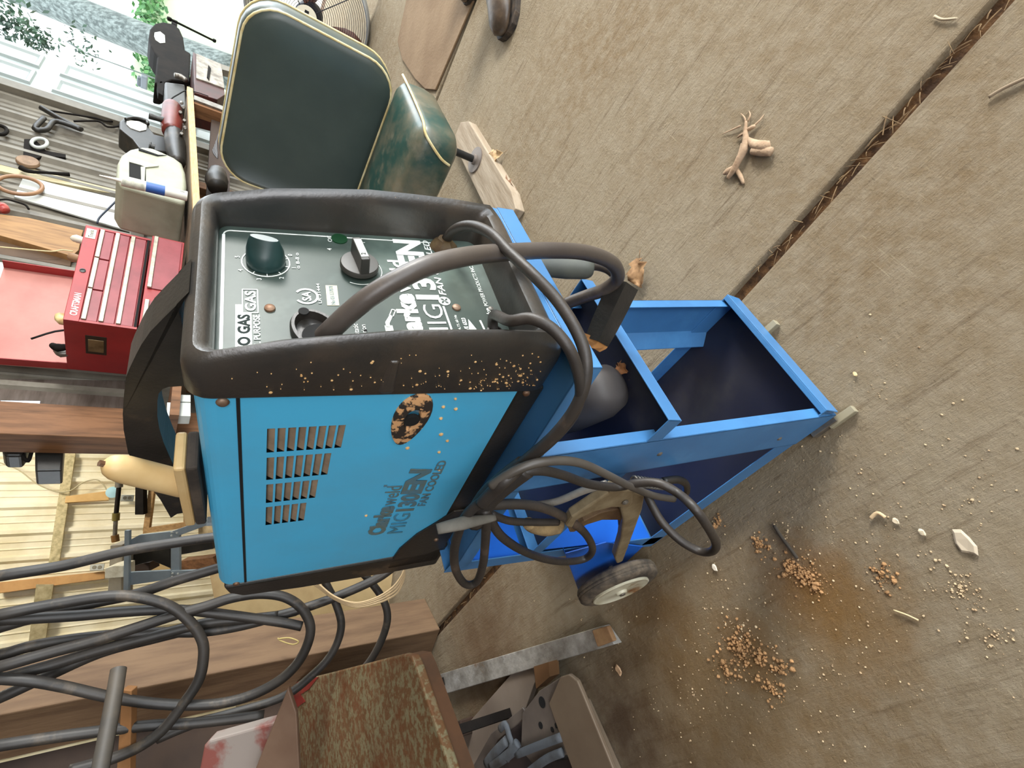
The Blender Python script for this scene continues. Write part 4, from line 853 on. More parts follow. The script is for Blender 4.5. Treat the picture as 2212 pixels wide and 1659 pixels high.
tag(MB().tube([PY(x, y, YW-.05) for x, y in ((-6, 448), (5, 450), (14, 456))], [.03, .035, .02], 12, 4).build('red_grip', M('red_grip', 'a8342f', 'c97a70', 20, .4), smooth='all'), 'red grip at the top edge under the bent rod', 'grip')
# dark boards and switch plate between chest and posts
wall([(-5, 818), (270, 822), (272, 893), (-5, 888)], 'dark_wall_board', M('smoky_board', '5c5047', '413429', 4, .7, stretch=(1, 1, 6)), 'dark smoky grey board on the wall under the red chest side', 'board', .01, y=WB-.015)
pl = thing('outlet_plate', PY(43, 880, YW), 'scratched silver outlet plate with black plug on the dark board', 'outlet')
MB().prism([PY(x, y, YW-.02) for x, y in ((1, 865), (87, 866), (86, 893), (0, 893))], (0, .02, 0)).build('plate', M('scratched_plate', 'a7adb4', '80858c', 30, .35, .5), pl, bevel=.001)
MB().lathe(PY(47, 879, YW-.022), (0, -1, 0), [(.012, 0), (.01, .02), (0, .022)], 12).build('plug', m_black, pl)
for x in (19, 67): MB().lathe(PY(x, 878, YW-.021), (0, -1, 0), [(.005, 0), (.004, .002), (0, .002)], 8).build('screw', m_void, pl)
wall([(377, 852), (412, 853), (412, 868), (377, 867)], 'white_carton', m_white, 'small white carton under the handle of the machine, upper of two', 'carton', .06, y=1.9)
wall([(361, 869), (412, 870), (412, 899), (361, 898)], 'white_carton', m_white, 'larger white carton under the handle of the machine, lower of two', 'carton', .06, y=1.9)
tag(MB().box(1.22, 1.60, 1.86, 2.355, .885, .92).build('cabinet_top', m_wood2), 'dark wooden shelf carrying the white cartons behind the machine handle', 'shelf')
# ------------------------------------------------------------ six panel door in the wall
dr = thing('door_1', PY(300, 200, WB-.02), None, None); dr['kind'] = 'structure'
m_door = M('blue_white_door', 'aeb8b8', 'a4adab', 3, .4)
def dq(pts, o): return [PY(x, y, WB+o) for x, y in pts]
dx0, dx1 = PY(0, 173, WB).x+.0, PY(352, 206, WB).x
MB().box(4.62, 5.32, WB-.04, WB, .12, 2.45).build('door_slab', m_door, dr, bevel=.003)
for z0, z1 in ((.35, .95), (1.13, 1.88), (2.0, 2.32)):
    for x0, x1 in ((4.70, 4.93), (5.01, 5.24)):
        p = MB(); a = .02
        p.loft([[V((x, WB-.04-o, z)) for x, z in ((x0+i, z0+i), (x1-i, z0+i), (x1-i, z1-i), (x0+i, z1-i))] for i, o in ((0, 0), (.006, .022), (.026, .022), (.04, .004), (.055, .010))], cap=True)
        p.build('door_panel', m_door, dr)
# ------------------------------------------------------------ far bay: girt, bins, shelf
Nn = V((fd.y, -fd.x, 0)).normalized()
if Nn.dot(Fw) > 0: Nn = -Nn
def PF_(x, y, o=.0): return PN(x, y, Q+Nn*o, Nn)
def far(pts, nm, mat, label, cat, o=.06, t=.03, bev=.003, fn=None): return tag(MB().prism([PF_(x, y, o) for x, y in pts], -Nn*t).build(nm, mat, bevel=bev), label, cat)
far([(143, 960), (166, 960), (127, 1222), (104, 1222)], 'wall_girt', M('mottled_girt', 'd2c49a', 'a3966f', 26, .8), 'mottled cream horizontal girt across the bright far siding', 'girt', .07, .04)
far([(-5, 1258), (226, 1234), (226, 1250), (-5, 1282)], 'pine_stud', M('pine', 'cfa067', 'b88a55', 5, .6), 'pine stud standing against the far cream wall', 'stud', .09, .05)
far([(78, 1262), (116, 1262), (96, 1400), (60, 1400)], 'grey_post', M('grey_cream_post', 'b3a684', '90845f', 16, .8), 'dull grey cream strip continuing the girt below the pine stud', 'strip', .10, .03)
far([(142, 1072), (235, 1060), (235, 1080), (140, 1086)], 'pine_shelf_strip', M('pine_light', 'd9b274', 'c79b5e', 5, .6), 'short pine strip beside the round pale fan on the far wall', 'strip', .10, .05)
wall([(75, 945), (140, 945), (134, 1016), (76, 1017)], 'black_bin', m_black, 'black rectangular bin hung beside the brown posts above the wooden float handle', 'bin', .12, .008, y=2.36)
for x, y in ((114, 996), (112, 1009)): pass
wall([(5, 945), (62, 950), (56, 972), (46, 985), (12, 985), (5, 975)], 'work_lamp_head', m_black, 'dark lamp head beside the brown posts, above the black bin', 'lamp', .10, .01, y=2.36)
tag(MB().tube([PY(x, y, 2.37) for x, y in ((46, 980), (58, 996), (64, 990), (70, 970))], .008, 6, 3).build('lamp_hook', m_iron, smooth='all'), 'small dark hook wire under the lamp head', 'hook')
tag(MB().tube([PF_(x, y, .12) for x, y in ((-5, 998), (40, 1015), (80, 1045), (122, 1062), (152, 1060), (180, 1042), (207, 1036), (222, 1045), (232, 1060))], .006, 6, 5).build('white_cable', M('white_cable', 'b5aa88', rough=.6), smooth='all'), 'thin pale cable sagging across the cream wall', 'cable')
tag(MB().lathe(PF_(243, 1064, .25), Nn, [(0, 0), (.05, .0), (.052, .02), (.0, .03)], 24).build('round_blue_disc', M('pale_blue_disc', 'a9d3e0', rough=.4), smooth=True), 'small pale blue disc on the far wall beside the outlet box', 'disc')
def outlet(pts, label, o=.14):
    t = tag(MB().prism([PF_(x, y, o) for x, y in pts], -Nn*.05).build('outlet_box', m_white, bevel=.003), label, 'outlet')
    (x0, y0), (x1, y1) = pts[0], pts[2]
    for f in (.3, .7): MB().lathe(PF_(x0+(x1-x0)*f, y0+(y1-y0)*.45, o+.001), Nn, [(.016, 0), (.014, .003), (0, .003)], 12).build('socket', M('grey_socket', '8b8676', rough=.5), t)
outlet([(262, 1069), (290, 1069), (288, 1083), (260, 1082)], 'white double outlet box beside the pale blue disc')
outlet([(195, 1220), (226, 1217), (224, 1232), (194, 1233)], 'white double outlet box above the pine stud by the shelf')
rod = thing('hanging_valve_rod', PD(250, 1100, 4.3), 'dark pipe rod with couplings hanging beside the wooden float handle', 'pipe')
for a, b, r, m_, n_ in (((258, 1030), (257, 1052), .018, m_steel, 'coupling'), ((257, 1050), (251, 1110), .011, m_iron, 'rod'), ((251, 1108), (250, 1124), .017, M('brass_olive', '6e6230', rough=.5, metal=.3), 'coupling'), ((250, 1124), (248, 1158), .010, m_steel, 'rod'), ((248, 1156), (250, 1170), .018, M('brown_knob', '6b4a20', rough=.5), 'valve_knob')):
    MB().tube([PD(*a, 4.3), PD(*b, 4.3)], r*1.6, 12, 1).build(n_, m_, rod, smooth=True)
sh = thing('metal_shelf_unit', PD(300, 1200, 3.2), 'blue grey steel shelf unit with riveted braces left of the machine', 'shelf')
m_shelf = M('blue_grey_steel', '8f9ba3', '7b878f', 5, .45, .2)
def sp_(nm, pts, d, mat=m_shelf, t=.02, par=sh): return MB().prism([PD(x, y, d) for x, y in pts], Fw*t).build(nm, mat, par, bevel=.001)
sp_('post', [(300, 1156), (371, 1148), (371, 1165), (278, 1182), (278, 1168)], 3.1); sp_('post', [(275, 1237), (368, 1232), (368, 1251), (276, 1265)], 3.1)
sp_('rail', [(369, 1150), (387, 1150), (388, 1246), (369, 1246)], 3.08); sp_('rail', [(269, 1146), (279, 1146), (277, 1282), (266, 1282)], 3.08)
sp_('brace', [(371, 1148), (443, 1122), (460, 1122), (460, 1130), (387, 1157)], 3.06); sp_('brace', [(368, 1234), (420, 1232), (470, 1228), (470, 1236), (388, 1250)], 3.06)
for x, y in ((455, 1126), (462, 1232)):
    q_ = PD(x, y, 3.07); MB().box(q_.x-.02, q_.x+.02, q_.y-.02, q_.y+.02, 0, q_.z+.02).build('post', m_shelf, sh)
for x, y in ((371, 1149), (383, 1151), (371, 1157), (373, 1238), (385, 1239), (372, 1246)): MB().lathe(PD(x, y, 3.06), -Fw, [(.006, 0), (.005, .006), (0, .007)], 8).build('rivet', m_white, sh)
bl_ = lambda nm, pts, d, mat, lab, cat, t=.1: tag(MB().prism([PD(x, y, d) for x, y in pts], Fw*t).build(nm, mat, bevel=.004), lab, cat)
bl_('black_box', [(279, 1184), (367, 1166), (368, 1228), (330, 1212), (279, 1225)], 3.3, m_black, 'black box standing on the blue grey steel shelf', 'box')
bl_('black_box', [(388, 1170), (455, 1158), (460, 1186), (389, 1199)], 3.3, m_black, 'flat black box on the lower bay of the steel shelf, next to the machine', 'box')
bl_('dark_carton', [(283, 1219), (322, 1215), (323, 1234), (283, 1236)], 3.4, M('dark_brown_carton', '3a2a22', rough=.7), 'small dark brown carton between the steel shelf rails', 'carton')
bl_('brown_plank', [(389, 1212), (460, 1203), (470, 1225), (390, 1234)], 4.3, m_wood2, 'brown plank behind the lower bay of the steel shelf', 'plank')
bl_('beige_board', [(325, 1215), (368, 1208), (368, 1232), (325, 1234)], 4.3, M('beige_board', 'b39a6c', rough=.7), 'beige board between the shelf posts', 'board')
bl_('grey_cylinder', [(238, 1178), (264, 1176), (262, 1290), (232, 1288)], 3.2, M('grey_beige_pipe', 'a49c8c', '857c6c', 8, .6), 'upright grey beige duct beside the steel shelf', 'duct')
bl_('white_paper_bundle', [(226, 1228), (245, 1222), (266, 1222), (266, 1247), (226, 1250)], 3.1, M('creased_paper', 'e2dcc8', 'c9c0a6', 20, .8, bump=.5), 'creased white paper bundle tied to the duct', 'paper')
bl_('black_bracket', [(292, 1040), (309, 1040), (310, 1112), (291, 1112)], 4.35, m_iron, 'black slotted bracket hanging on the far wall', 'bracket', .05)
fr_ = thing('wooden_picture_frame', PD(360, 1110, 4.4), 'brown wooden frame behind the machine handle in the far bay', 'frame')
for nm, pts in (('frame_bar', [(322, 1050), (334, 1048), (322, 1140), (308, 1148)]), ('frame_bar', [(310, 1142), (400, 1128), (402, 1140), (308, 1153)]), ('frame_bar', [(396, 1100), (404, 1100), (402, 1138), (396, 1140)])): sp_(nm, pts, 4.4, m_wood, .03, fr_)
bl_('cream_board', [(440, 1040), (470, 1040), (470, 1160), (428, 1160), (428, 1110)], 4.5, M('cream_board', 'c9b896', '9f8c68', 8, .7), 'cream board in the far bay close to the machine top', 'board')
# cream plywood behind the hoses, lower left
tag(MB().prism([PD(x, y, 2.35) for x, y in ((452, 1235), (905, 1222), (930, 1290), (480, 1392))], Fw*.02).build('plywood_sheet', M('bright_plywood', 'cbb283', 'b0946a', 4, .6)), 'pale plywood sheet standing behind the hoses under the machine', 'plywood')
# ------------------------------------------------------------ leaning timber post, pipe, hoses
A0, B0_ = V((.057, 1.606, 0)), V((.205, 1.675, 0)); wv = (B0_-A0); dv = V((-wv.y, wv.x, 0))
tag(MB().obox(A0, wv, dv, V((0, 0, 2.9))).build('timber_post', M('rough_timber', '735a41', '5d4631', 4, .75, bump=.4, stretch=(7, 7, 1), bsc=14, spots=[('5b3c22', 3, .6, .8)]), bevel=.004), 'thick rough brown timber post standing on the concrete behind the hoses', 'post')
m_pp = M('dirty_pipe', '3d3a36', '4f483f', 12, .6)
tag(MB().tube([PD(256, 1446, 1.12), PD(240, 1540, 1.06), PD(180, 1850, .90)], [.0155, .0155, .0155], 18, 3).build('grey_pipe', m_pp, smooth=True), 'grey brown pipe stub crossing the timber post in front of the wood strip', 'pipe')
tag(MB().prism([PD(x, y, 1.18) for x, y in ((263, 1490), (284, 1492), (276, 1900), (236, 1900))], Fw*.02).build('wood_strip', M('orange_wood', '9c7148', '8a6038', 6, .7), bevel=.002), 'orange brown wood strip beside the grey pipe', 'strip')
H = [
 [(560, 1150), (450, 1162), (380, 1172), (271, 1190), (136, 1222), (0, 1244), (-120, 1268)],
 [(560, 1200), (462, 1230), (380, 1254), (298, 1282), (209, 1301), (103, 1326), (0, 1355), (-120, 1390)],
 [(-120, 1355), (0, 1328), (108, 1307), (230, 1288), (298, 1290), (366, 1309), (412, 1345), (437, 1385), (439, 1426), (428, 1472), (393, 1524), (353, 1575), (306, 1610), (244, 1638), (150, 1665)],
 [(-120, 1345), (0, 1339), (163, 1330), (271, 1321), (380, 1317), (475, 1326), (600, 1343), (652, 1353)],
 [(-120, 1442), (0, 1415), (81, 1393), (217, 1374), (353, 1366), (434, 1365), (515, 1353), (600, 1331), (708, 1296), (806, 1254), (850, 1225)],
 [(-120, 1500), (0, 1467), (108, 1437), (217, 1404), (339, 1372), (450, 1345), (530, 1338), (600, 1330)],
 [(-120, 1558), (0, 1507), (95, 1464), (217, 1410), (330, 1380), (450, 1352), (560, 1338), (640, 1320)],
 [(-110, 1462), (46, 1469), (136, 1483), (244, 1507), (353, 1521), (461, 1521), (542, 1502), (610, 1465), (652, 1418), (671, 1361), (654, 1317), (615, 1290), (560, 1283), (500, 1292), (447, 1309), (380, 1328), (300, 1354), (200, 1385), (100, 1412), (0, 1440), (-120, 1470)],
 [(-120, 1628), (0, 1610), (163, 1586), (325, 1567), (420, 1562), (570, 1545)],
 [(339, 1597), (434, 1559), (600, 1510), (676, 1457), (719, 1408), (737, 1354), (727, 1307), (705, 1262), (690, 1220)],
 [(760, 1470), (797, 1431), (824, 1383), (837, 1336), (828, 1296), (800, 1256), (770, 1225)],
]
coil = thing('hose_coil', PD(300, 1400, 1.1), 'hanging coil of thick dark grey hose in front of the timber post', 'hose')
hook = V((.06, 1.50, 2.25))
for k, h in enumerate(H):
    off = [0, .05, -.03, .0, .04, .03, .06, -.02, .0, .05, .09][k]
    pts = [PD(x, y, 1.09+.00036*max(x, -60)+off*.6) for x, y in h]
    for t in ((.04, .12, .3, .6, 1) if h[-1][0] < -50 else ()): pts.append(PD(h[-1][0], h[-1][1], 1.07+off*.6).lerp(hook, t))
    for t in ((.04, .12, .3, .6, 1) if h[0][0] < -50 else ()): pts.insert(0, PD(h[0][0], h[0][1], 1.07+off*.6).lerp(hook, t))
    r_ = .0122 if k not in (9, 10) else .0105
    MB().tube(pts, r_, 12, 6).build('hose_loop', m_hose, coil, smooth='all')
MB().tube([hook+V((.05, .13, 0)), hook+V((0, -.02, -.01)), hook+V((0, -.04, .04))], .008, 8, 3).build('hook', m_iron, coil)
tw = thing('twine_coil', PD(790, 1290, 1.35), 'thin cream twine coil hanging below the rear edge of the machine', 'twine')
for k in range(4): MB().tube([PD(x, y+k*6-10, 1.33+.006*k) for x, y in ((655, 1240), (685, 1268-k*3), (722, 1298-k*4), (765, 1312-k*3), (805, 1304-k*2), (840, 1285), (862, 1262+k*2), (874, 1235), (868, 1215))], .0024, 6, 5).build('strand', M('cream_twine', 'b59d78', rough=.8), tw, smooth='all')
tw2 = tag(MB().tube([PD(x, y, 1.6) for x, y in ((602, 1380), (625, 1378), (645, 1386), (632, 1392), (606, 1384), (600, 1378))], .0022, 6, 4).build('grass_tie', M('straw', 'b3a065', rough=.8), smooth='all'), 'short yellow straw tie on the timber post', 'straw')
# ------------------------------------------------------------ rusty box, bar and bracket in the lower left
ru = thing('rusty_steel_stand', PZ(800, 1550, 0), 'rusty flat steel plate stand with red paint left in one corner, beside the hoses', 'stand')
ZR = .50
tp = [PZ(x, y, ZR) for x, y in ((626, 1482), (640, 1472), (870, 1413), (888, 1416), (898, 1440), (985, 1700), (645, 1700))]
MB().prism([p+V((0, 0, -.02)) for p in tp], (0, 0, .02)).build('top_plate', m_rust, ru, bevel=.004)
cen = sum(tp, V((0, 0, 0)))/len(tp)
MB().prism([V((p.x+(cen.x-p.x)*.02, p.y+(cen.y-p.y)*.02, ZR-.05)) for p in tp], (0, 0, .03)).build('rim', M('dark_rust', '5d3e26', '44301f', 8, .7, .2), ru)
MB().prism([PZ(x, y, ZR+.0008) for x, y in ((629, 1484), (642, 1473), (688, 1462), (668, 1488), (650, 1500), (660, 1515), (640, 1530), (633, 1520))], (0, 0, .0006)).build('red_paint_patch', M('old_red_paint', '8e2f27', '74251f', 20, .5), ru)
for x, y in ((690, 1640), (700, 1540), (800, 1640)):
    q_ = PZ(x, y, ZR-.05); MB().box(q_.x-.012, q_.x+.012, q_.y-.012, q_.y+.012, 0, ZR-.045).build('leg', m_iron, ru)
sp = thing('faded_red_white_panel', PD(530, 1620, .95), 'faded white and red painted panel left of the rusty box', 'panel')
MB().prism([PD(x, y, .98) for x, y in ((440, 1612), (452, 1600), (560, 1570), (600, 1560), (560, 1690), (425, 1690))], Fw*.03).build('panel', M('faded_white_red', '877d76', '7a453d', 7, .6, lo=.5, hi=.58), sp, bevel=.004)
MB().prism([PD(x, y, .93) for x, y in ((622, 1485), (640, 1540), (648, 1690), (540, 1690))], Fw*.01).build('side_flange', M('brown_flange', '5a4232', '6c5544', 6, .6), sp, bevel=.002)
tag(MB().prism([PZ(x, y, .030) for x, y in ((911, 1468), (1300, 1352), (1327, 1392), (921, 1511))], (0, 0, -.028)).build('galvanised_bar', M('mottled_zinc', 'b5b2ac', '7a746b', 12, .35, .35, bump=.5, spots=[('d8d8d8', 5, .55, .75), ('7a5a36', 9, .6, .7)]), bevel=.002), 'long flat mottled galvanised bar lying on the floor beside the rusty box', 'bar')
tag(MB().prism([PZ(x, y, .045) for x, y in ((1278, 1362), (1311, 1352), (1325, 1385), (1290, 1398))], (0, 0, -.014)).build('small_tan_block', M('tan_block', '8f6f4c', '7a5a3c', 20, .8), bevel=.003), 'small square tan block on the near end of the galvanised bar', 'block')
tag(MB().prism([PZ(x, y, .020) for x, y in ((985, 1600), (1000, 1575), (1118, 1440), (1150, 1434), (1155, 1475), (1080, 1690), (1010, 1690))], (0, 0, -.018)).build('grey_plate', M('dusty_grey_plate', '75685d', '81756a', 4, .7), bevel=.002), 'flat dusty grey sheet on the floor between the bar and the bracket', 'sheet')
tag(MB().prism([PZ(x, y, .06) for x, y in ((938, 1580), (994, 1555), (998, 1592), (948, 1608))], (0, 0, -.05)).build('burnt_wood_block', M('burnt_wood', '2a1c12', '3a2618', 10, .8), bevel=.004), 'dark burnt wood block between rusty box and grey sheet', 'block')
tag(MB().prism([PZ(x, y, .06) for x, y in ((1153, 1440), (1185, 1430), (1187, 1462), (1158, 1488))], (0, 0, -.035)).build('brown_spacer', M('brown_spacer', '6b4a2a', rough=.8)), 'short brown spacer under the galvanised bar', 'block')
tag(MB().tube([PZ(x, y, .04) for x, y in ((955, 1615), (965, 1635), (962, 1655), (975, 1680))], .03, 12, 3).build('green_grey_knob', M('green_grey', '2d3a38', rough=.5), smooth='all'), 'dark green grey round part at the bottom edge beside the rusty box', 'part')
br = thing('channel_bracket', PZ(1220, 1570, .0), 'bent grey steel channel bracket with drilled holes holding dark rags', 'bracket')
m_br = M('dusty_grey_steel', '7b7168', '625953', 6, .5, .3); m_br2 = M('dusty_brown_steel', '6d5d4c', '7a6a58', 5, .55, .2)
ZK = .13
MB().prism([PZ(x, y, ZK) for x, y in ((1210, 1462), (1228, 1456), (1246, 1470), (1258, 1498), (1340, 1700), (1250, 1700), (1222, 1625), (1185, 1520))], (0, 0, -.012)).build('outer_flange', m_br2, br, bevel=.003)
MB().prism([PZ(x, y, ZK-.012) for x, y in ((1165, 1492), (1212, 1462), (1190, 1518), (1224, 1630), (1150, 1650), (1125, 1620), (1128, 1540))], (0, 0, -.010)).build('web', m_br, br, bevel=.002)
MB().prism([PZ(x, y, ZK-.02) for x, y in ((1002, 1690), (1060, 1585), (1128, 1528), (1140, 1545), (1075, 1600), (1030, 1690))], (0, 0, -.010)).build('inner_flange', m_br, br, bevel=.002)
MB().prism([PZ(x, y, .004) for x, y in ((1258, 1498), (1275, 1510), (1360, 1700), (1340, 1700))], (0, 0, ZK-.02)).build('side_wall', m_br2, br)
for x, y, r in ((1171, 1517, .013), (1168, 1567, .008), (1193, 1576, .006), (1202, 1567, .006)): MB().lathe(PZ(x, y, ZK-.0115), (0, 0, 1), [(r, 0), (r, .0008), (0, .0008)], 18).build('drilled_hole', m_void, br)
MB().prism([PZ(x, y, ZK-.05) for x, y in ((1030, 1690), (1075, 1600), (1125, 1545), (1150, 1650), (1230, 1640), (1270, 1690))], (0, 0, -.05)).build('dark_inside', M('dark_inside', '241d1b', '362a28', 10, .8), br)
mr = M('grey_rag', '565b61', '3d3a37', 10, .8, bump=.5)
for k, pts in enumerate(([(1080, 1575), (1092, 1565), (1100, 1590), (1106, 1610), (1095, 1640)], [(1060, 1655), (1085, 1640), (1110, 1620), (1118, 1605)], [(1115, 1630), (1160, 1612), (1212, 1592)], [(1095, 1600), (1070, 1625), (1050, 1650)], [(1140, 1670), (1180, 1640), (1215, 1625)])):
    MB().tube([PZ(x, y, ZK+.0) for x, y in pts], [.010+.003*(k % 2)]*len(pts), 9, 4, flat=.6).build('rag', mr, br, smooth='all')
# ------------------------------------------------------------ debris on the floor
m_rt = M('pale_dry_root', 'b3987c', '94795e', 30, .85, bump=.6, bsc=90)
rt_ = thing('dry_root', PZ(1615, 330, 0), 'pale branched dry root lying on the open concrete at the upper right', 'root')
def rz(pts, r, nm='branch'): MB().tube([PZ(x, y, z) for x, y, z in pts], r, 9, 4, flat=.8).build(nm, m_rt, rt_, smooth='all')
rz([(1612, 262, .008), (1610, 285, .010), (1611, 305, .012), (1606, 325, .013), (1596, 345, .012), (1584, 368, .010), (1572, 385, .006)], [.0025, .005, .008, .009, .008, .007, .004], 'root_stem')
rz([(1612, 300, .010), (1630, 312, .012), (1650, 316, .014), (1664, 312, .010)], [.005, .010, .012, .008]); rz([(1625, 325, .010), (1645, 326, .012), (1667, 328, .010)], [.008, .011, .009])
rz([(1604, 310, .01), (1598, 335, .01), (1592, 358, .008)], [.004, .005, .003]); rz([(1586, 362, .008), (1572, 370, .008), (1563, 376, .006)], [.006, .007, .003]); rz([(1590, 365, .006), (1600, 382, .005), (1606, 397, .003)], [.005, .005, .003])
rz([(1613, 285, .01), (1600, 292, .008), (1593, 297, .004)], [.003, .003, .002]); rz([(1611, 282, .008), (1625, 275, .008), (1632, 272, .006)], [.004, .005, .003])
for i, (a, b) in enumerate((((1625, 275), (1650, 248)), ((1610, 270), (1600, 245)), ((1600, 272), (1560, 290)), ((1615, 262), (1618, 240)))): rz([(a[0], a[1], .006), ((a[0]+b[0])/2+4, (a[1]+b[1])/2-2, .006), (b[0], b[1], .003)], [.0022, .0018, .0008], 'rootlet')
def chip(x, y, s, col, label, cat='chip', nm='paint_chip', g=None):
    random.seed(int(x*7+y)); c = PZ(x, y, .002); n = 9
    P = [c+V((math.cos(2*math.pi*i/n)*s*random.uniform(.65, 1.1), math.sin(2*math.pi*i/n)*s*random.uniform(.4, .7), random.uniform(0, .003))) for i in range(n)]
    top = [p+V((0, 0, .003))+(c-p)*.25 for p in P]
    mb = MB(); mb.loft([P, top]); return tag(mb.build(nm, M('chip_'+col, col, rough=.8), bevel=.0005), label, cat, g)
chip(2083, 1173, .022, 'b8aa94', 'largest pale flake on the floor toward the lower right'); chip(1337, 1447, .016, 'b09070', 'small cream chip near the end of the galvanised bar')
chip(1545, 1226, .009, 'd6cbb8', 'white pebble on the floor beside the cart wheel', 'pebble', 'pebble'); chip(1992, 1150, .008, 'cfc0a4', 'round pale pebble left of the largest flake', 'pebble', 'pebble')
chip(1935, 1125, .008, 'c7b79c', 'pale pebble between the cart tray and the largest flake', 'pebble', 'pebble'); chip(1848, 808, .006, 'd2b888', 'tiny tan pebble just right of the tray front edge', 'pebble', 'pebble')
def twig(pts, r, col, label, nm='twig', cat='twig'): return tag(MB().tube([PZ(x, y, .003+r) for x, y in pts], r, 6, 4).build(nm, M('twig_'+col+str(int(pts[0][0])), col, rough=.9), smooth='all'), label, cat)
twig([(1672, 1135), (1688, 1160), (1703, 1180), (1722, 1206)], .0032, '3d362e', 'dark thin twig on the floor above the orange rust stain')
twig([(1930, 1318), (1958, 1328), (1984, 1340)], .0014, 'c9b48c', 'pale straw lying right of the rust stain', 'straw', 'straw')
twig([(2135, 210), (2165, 192), (2212, 170), (2240, 160)], .003, '8d7c66', 'grey twig at the right frame edge beyond the joint')
twig([(2018, 35), (2035, 42), (2066, 40)], .0022, 'b5a68c', 'pale curved stem beside the wide end of the joint', 'stem', 'stem')
twig([(1880, 1120), (1895, 1108), (1912, 1118)], .003, 'c5ab86', 'short pale curl on the floor above the rust stain', 'curl', 'curl')
def gravel(nm, clusters, col, label, seed, smin=.0008, smax=.003):
    random.seed(seed); mb = MB()
    for (x, y, rx, n) in clusters:
        c = PZ(x, y, 0)
        for i in range(n):
            r = random.gauss(0, rx); a = random.uniform(0, 6.28); p = c+V((math.cos(a)*r, math.sin(a)*r, 0)); s = (smin+(smax-smin)*random.random()**2)*(1.7 if random.random() < .05 else 1)
            if abs(p.x-jx(p.y)) < GW+.004: continue
            R_ = [V((math.cos(t)*s*random.uniform(.7, 1.2), math.sin(t)*s*random.uniform(.7, 1.2), 0)) for t in (0, 1.25, 2.5, 3.8, 5.0)]
            mb.loft([[p+q for q in R_], [p+q*.8+V((0, 0, s*.7)) for q in R_], [p+q*.3+V((0, 0, s*1.1)) for q in R_]])
    return tag(mb.build(nm, M(nm+'_mat', *col, 40, .9), origin=(0, 0, 0)), label, 'gravel', kind='stuff')
gravel('rust_crumbs', [(1735, 1240, .018, 150), (1705, 1225, .012, 70), (1760, 1265, .015, 70), (1600, 1400, .026, 200), (1640, 1420, .02, 80), (1570, 1450, .02, 60), (1690, 1440, .016, 60), (1670, 1490, .015, 60), (1905, 1240, .012, 60), (1640, 1175, .012, 60), (1550, 1125, .01, 50)], ('ad8458', '7f5f3c'), 'loose brown rust crumbs scattered over the stained concrete', 3, .0009, .0042)
gravel('pale_grit', [(1700, 1150, .16, 160), (1900, 1250, .12, 160), (2075, 1270, .022, 110), (2150, 1370, .03, 60), (1500, 1500, .14, 150), (1800, 1450, .12, 80), (2100, 1080, .08, 70), (1900, 850, .09, 60), (1600, 1350, .12, 160), (1250, 1330, .2, 60)], ('c2ac8a', '94795a'), 'pale grit and crumbs scattered over the near concrete', 4, .0006, .0022)
random.seed(9); mb = MB()
for i in range(80):
    y = random.triangular(-.62, .1, -.5) if i < 60 else random.uniform(.9, 1.6); p = V((jx(y)+random.uniform(-.012, .012), y, random.uniform(-.008, .002))); a = random.gauss(math.pi/2, .7); L = random.uniform(.008, .04)
    d = V((math.cos(a), math.sin(a), random.uniform(-.05, .25)))*L; mb.tube([p-d*.5, p+V((0, 0, .002)), p+d*.5], random.uniform(.0004, .0011), 4, 2)
tag(mb.build('dry_grass_litter', M('dry_grass', '8d7350', '65503a', 60, .9), origin=(0, 0, 0)), 'dry grass litter caught in the floor joint', 'litter', kind='stuff')
# ------------------------------------------------------------ outside the doorway
struct(MB().box(5.9, 40, -25, 40, -.06, -.03).build('floor.002', m_ground, origin=(0, 0, 0)))
tr = thing('tree', PZ(420, 150, -.03)*0+V((PD(300, 90, 9).x, PD(300, 90, 9).y, -.03)), 'tall grey barked tree trunk in bright light outside the doorway', 'tree')
m_bark = M('grey_bark', '3e4644', '6f7875', 5, .9, bump=1, stretch=(4, 4, 1), bsc=10); m_leaf = M('green_leaf', '1c3328', '2c4a30', 3, .6)
a0 = PD(330, 92, 9); a1 = PD(20, -30, 9)
MB().tube([a0+(a0-a1)*.6, a0, a0+(a1-a0)*.5, a1, a1+(a1-a0)], [.3, .26, .26, .24, .2], 16, 4).build('trunk', m_bark, tr, smooth='all')
def foliage(c, rad, n, par, s=.06, seed=1, sq=(1, 1, 1)):
    random.seed(seed); mb = MB()
    for i in range(n):
        p = c+V((random.gauss(0, rad*sq[0]), random.gauss(0, rad*sq[1]), random.gauss(0, rad*sq[2]))); u = V((random.gauss(0, 1), random.gauss(0, 1), random.gauss(0, 1))).normalized(); v_ = u.cross(V((random.gauss(0, 1), 1, random.gauss(0, 1)))).normalized(); k = s*random.uniform(.6, 1.3)
        mb.add([p-u*k, p+v_*k*.45, p+u*k, p-v_*k*.45], [(0, 1, 2, 3)])
    return mb.build('foliage', m_leaf, par)
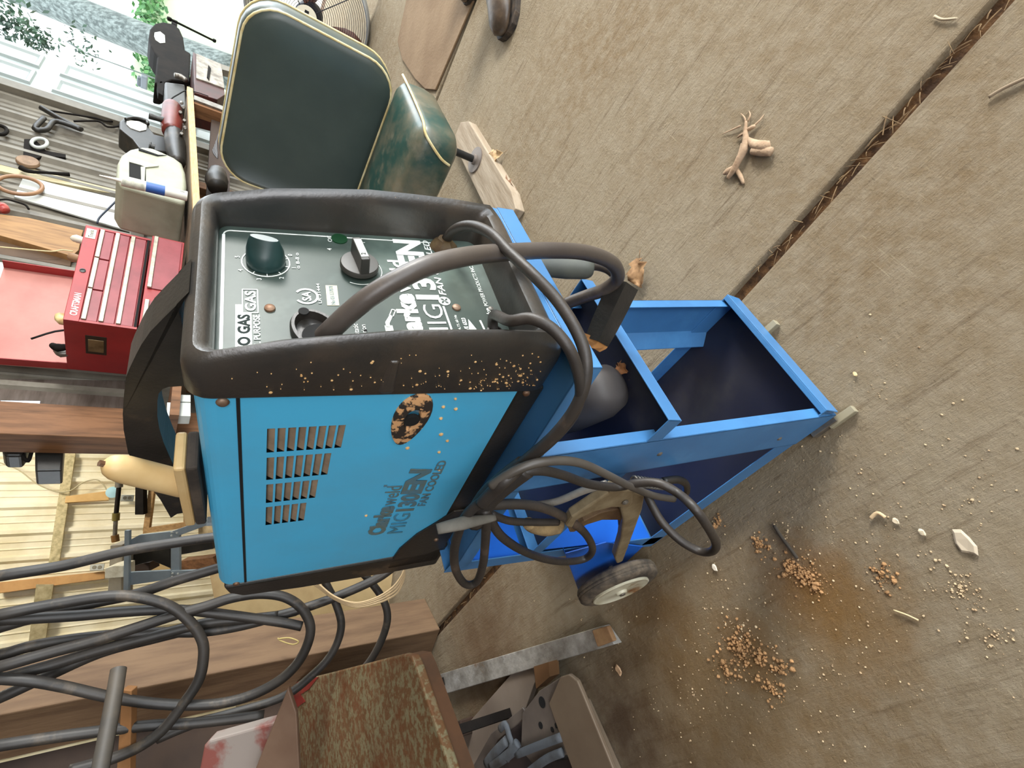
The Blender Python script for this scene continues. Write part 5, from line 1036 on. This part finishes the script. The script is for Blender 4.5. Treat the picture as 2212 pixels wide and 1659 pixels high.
foliage(PD(30, 50, 6.5), .11, 260, tr, .045, 1, (1, 1, 1.1)); foliage(PD(80, 88, 6.5), .08, 200, tr, .04, 2); foliage(PD(5, 70, 6.5), .08, 60, tr, .035, 3)
b2 = thing('sapling', V((PD(160, 100, 8).x, PD(160, 100, 8).y, -.03)), 'thin leafy sapling in the glare between the tree and the door', 'sapling')
foliage(PD(170, 88, 8), .13, 50, b2, .04, 4); foliage(PD(185, 120, 8), .09, 40, b2, .04, 5); MB().tube([V((b2.location.x, b2.location.y, -.03)), PD(185, 115, 8), PD(160, 85, 8)], .012, 6, 2).build('stem', m_bark, b2)
hd = thing('hedge', V((PD(325, 100, 15).x, PD(325, 100, 15).y, -.03)), 'long bright green hedge band far outside behind the tree', 'hedge')
random.seed(8); hm = MB(); q0, q1 = PD(322, -120, 15), PD(326, 220, 15)
for i in range(1500):
    p = q0+(q1-q0)*random.random()+V((random.gauss(0, .3), random.gauss(0, .3), random.gauss(0, .17))); u = V((random.gauss(0, 1), random.gauss(0, 1), random.gauss(0, 1))).normalized(); v_ = u.cross(V((.3, 1, .2))).normalized(); k = .09
    hm.add([p-u*k, p+v_*k*.6, p+u*k, p-v_*k*.6], [(0, 1, 2, 3)])
hm.build('foliage', M('hedge_green', '2f5a33', '4a7a40', 2, .7), hd)
MB().prism([V((p.x, p.y, -.03)) for p in (q0, q1, q1+V((.5, .1, 0)), q0+V((.5, .1, 0)))], (0, 0, q0.z)).build('hedge_core', M('pale_hedge_core', 'a9c09a', rough=.9), hd)
cr_ = thing('parked_car', V((PD(300, 172, 14).x, PD(300, 172, 14).y, 0)), 'small dark parked car far away beside the edge of the door', 'car')
cc = PD(298, 172, 14); cu = V((.2, 1, 0)).normalized(); cw = V((1, -.2, 0)).normalized()
MB().obox(cc-cu*.2-cw*.1-V((0, 0, .22)), cu*.45, cw*.2, V((0, 0, .16))).build('body', M('car_grey', '4a5055', rough=.3), cr_, bevel=.03)
MB().obox(cc-cu*.1-cw*.08-V((0, 0, .08)), cu*.26, cw*.16, V((0, 0, .1))).build('cabin', M('car_glass', '2a3338', rough=.2), cr_, bevel=.03)
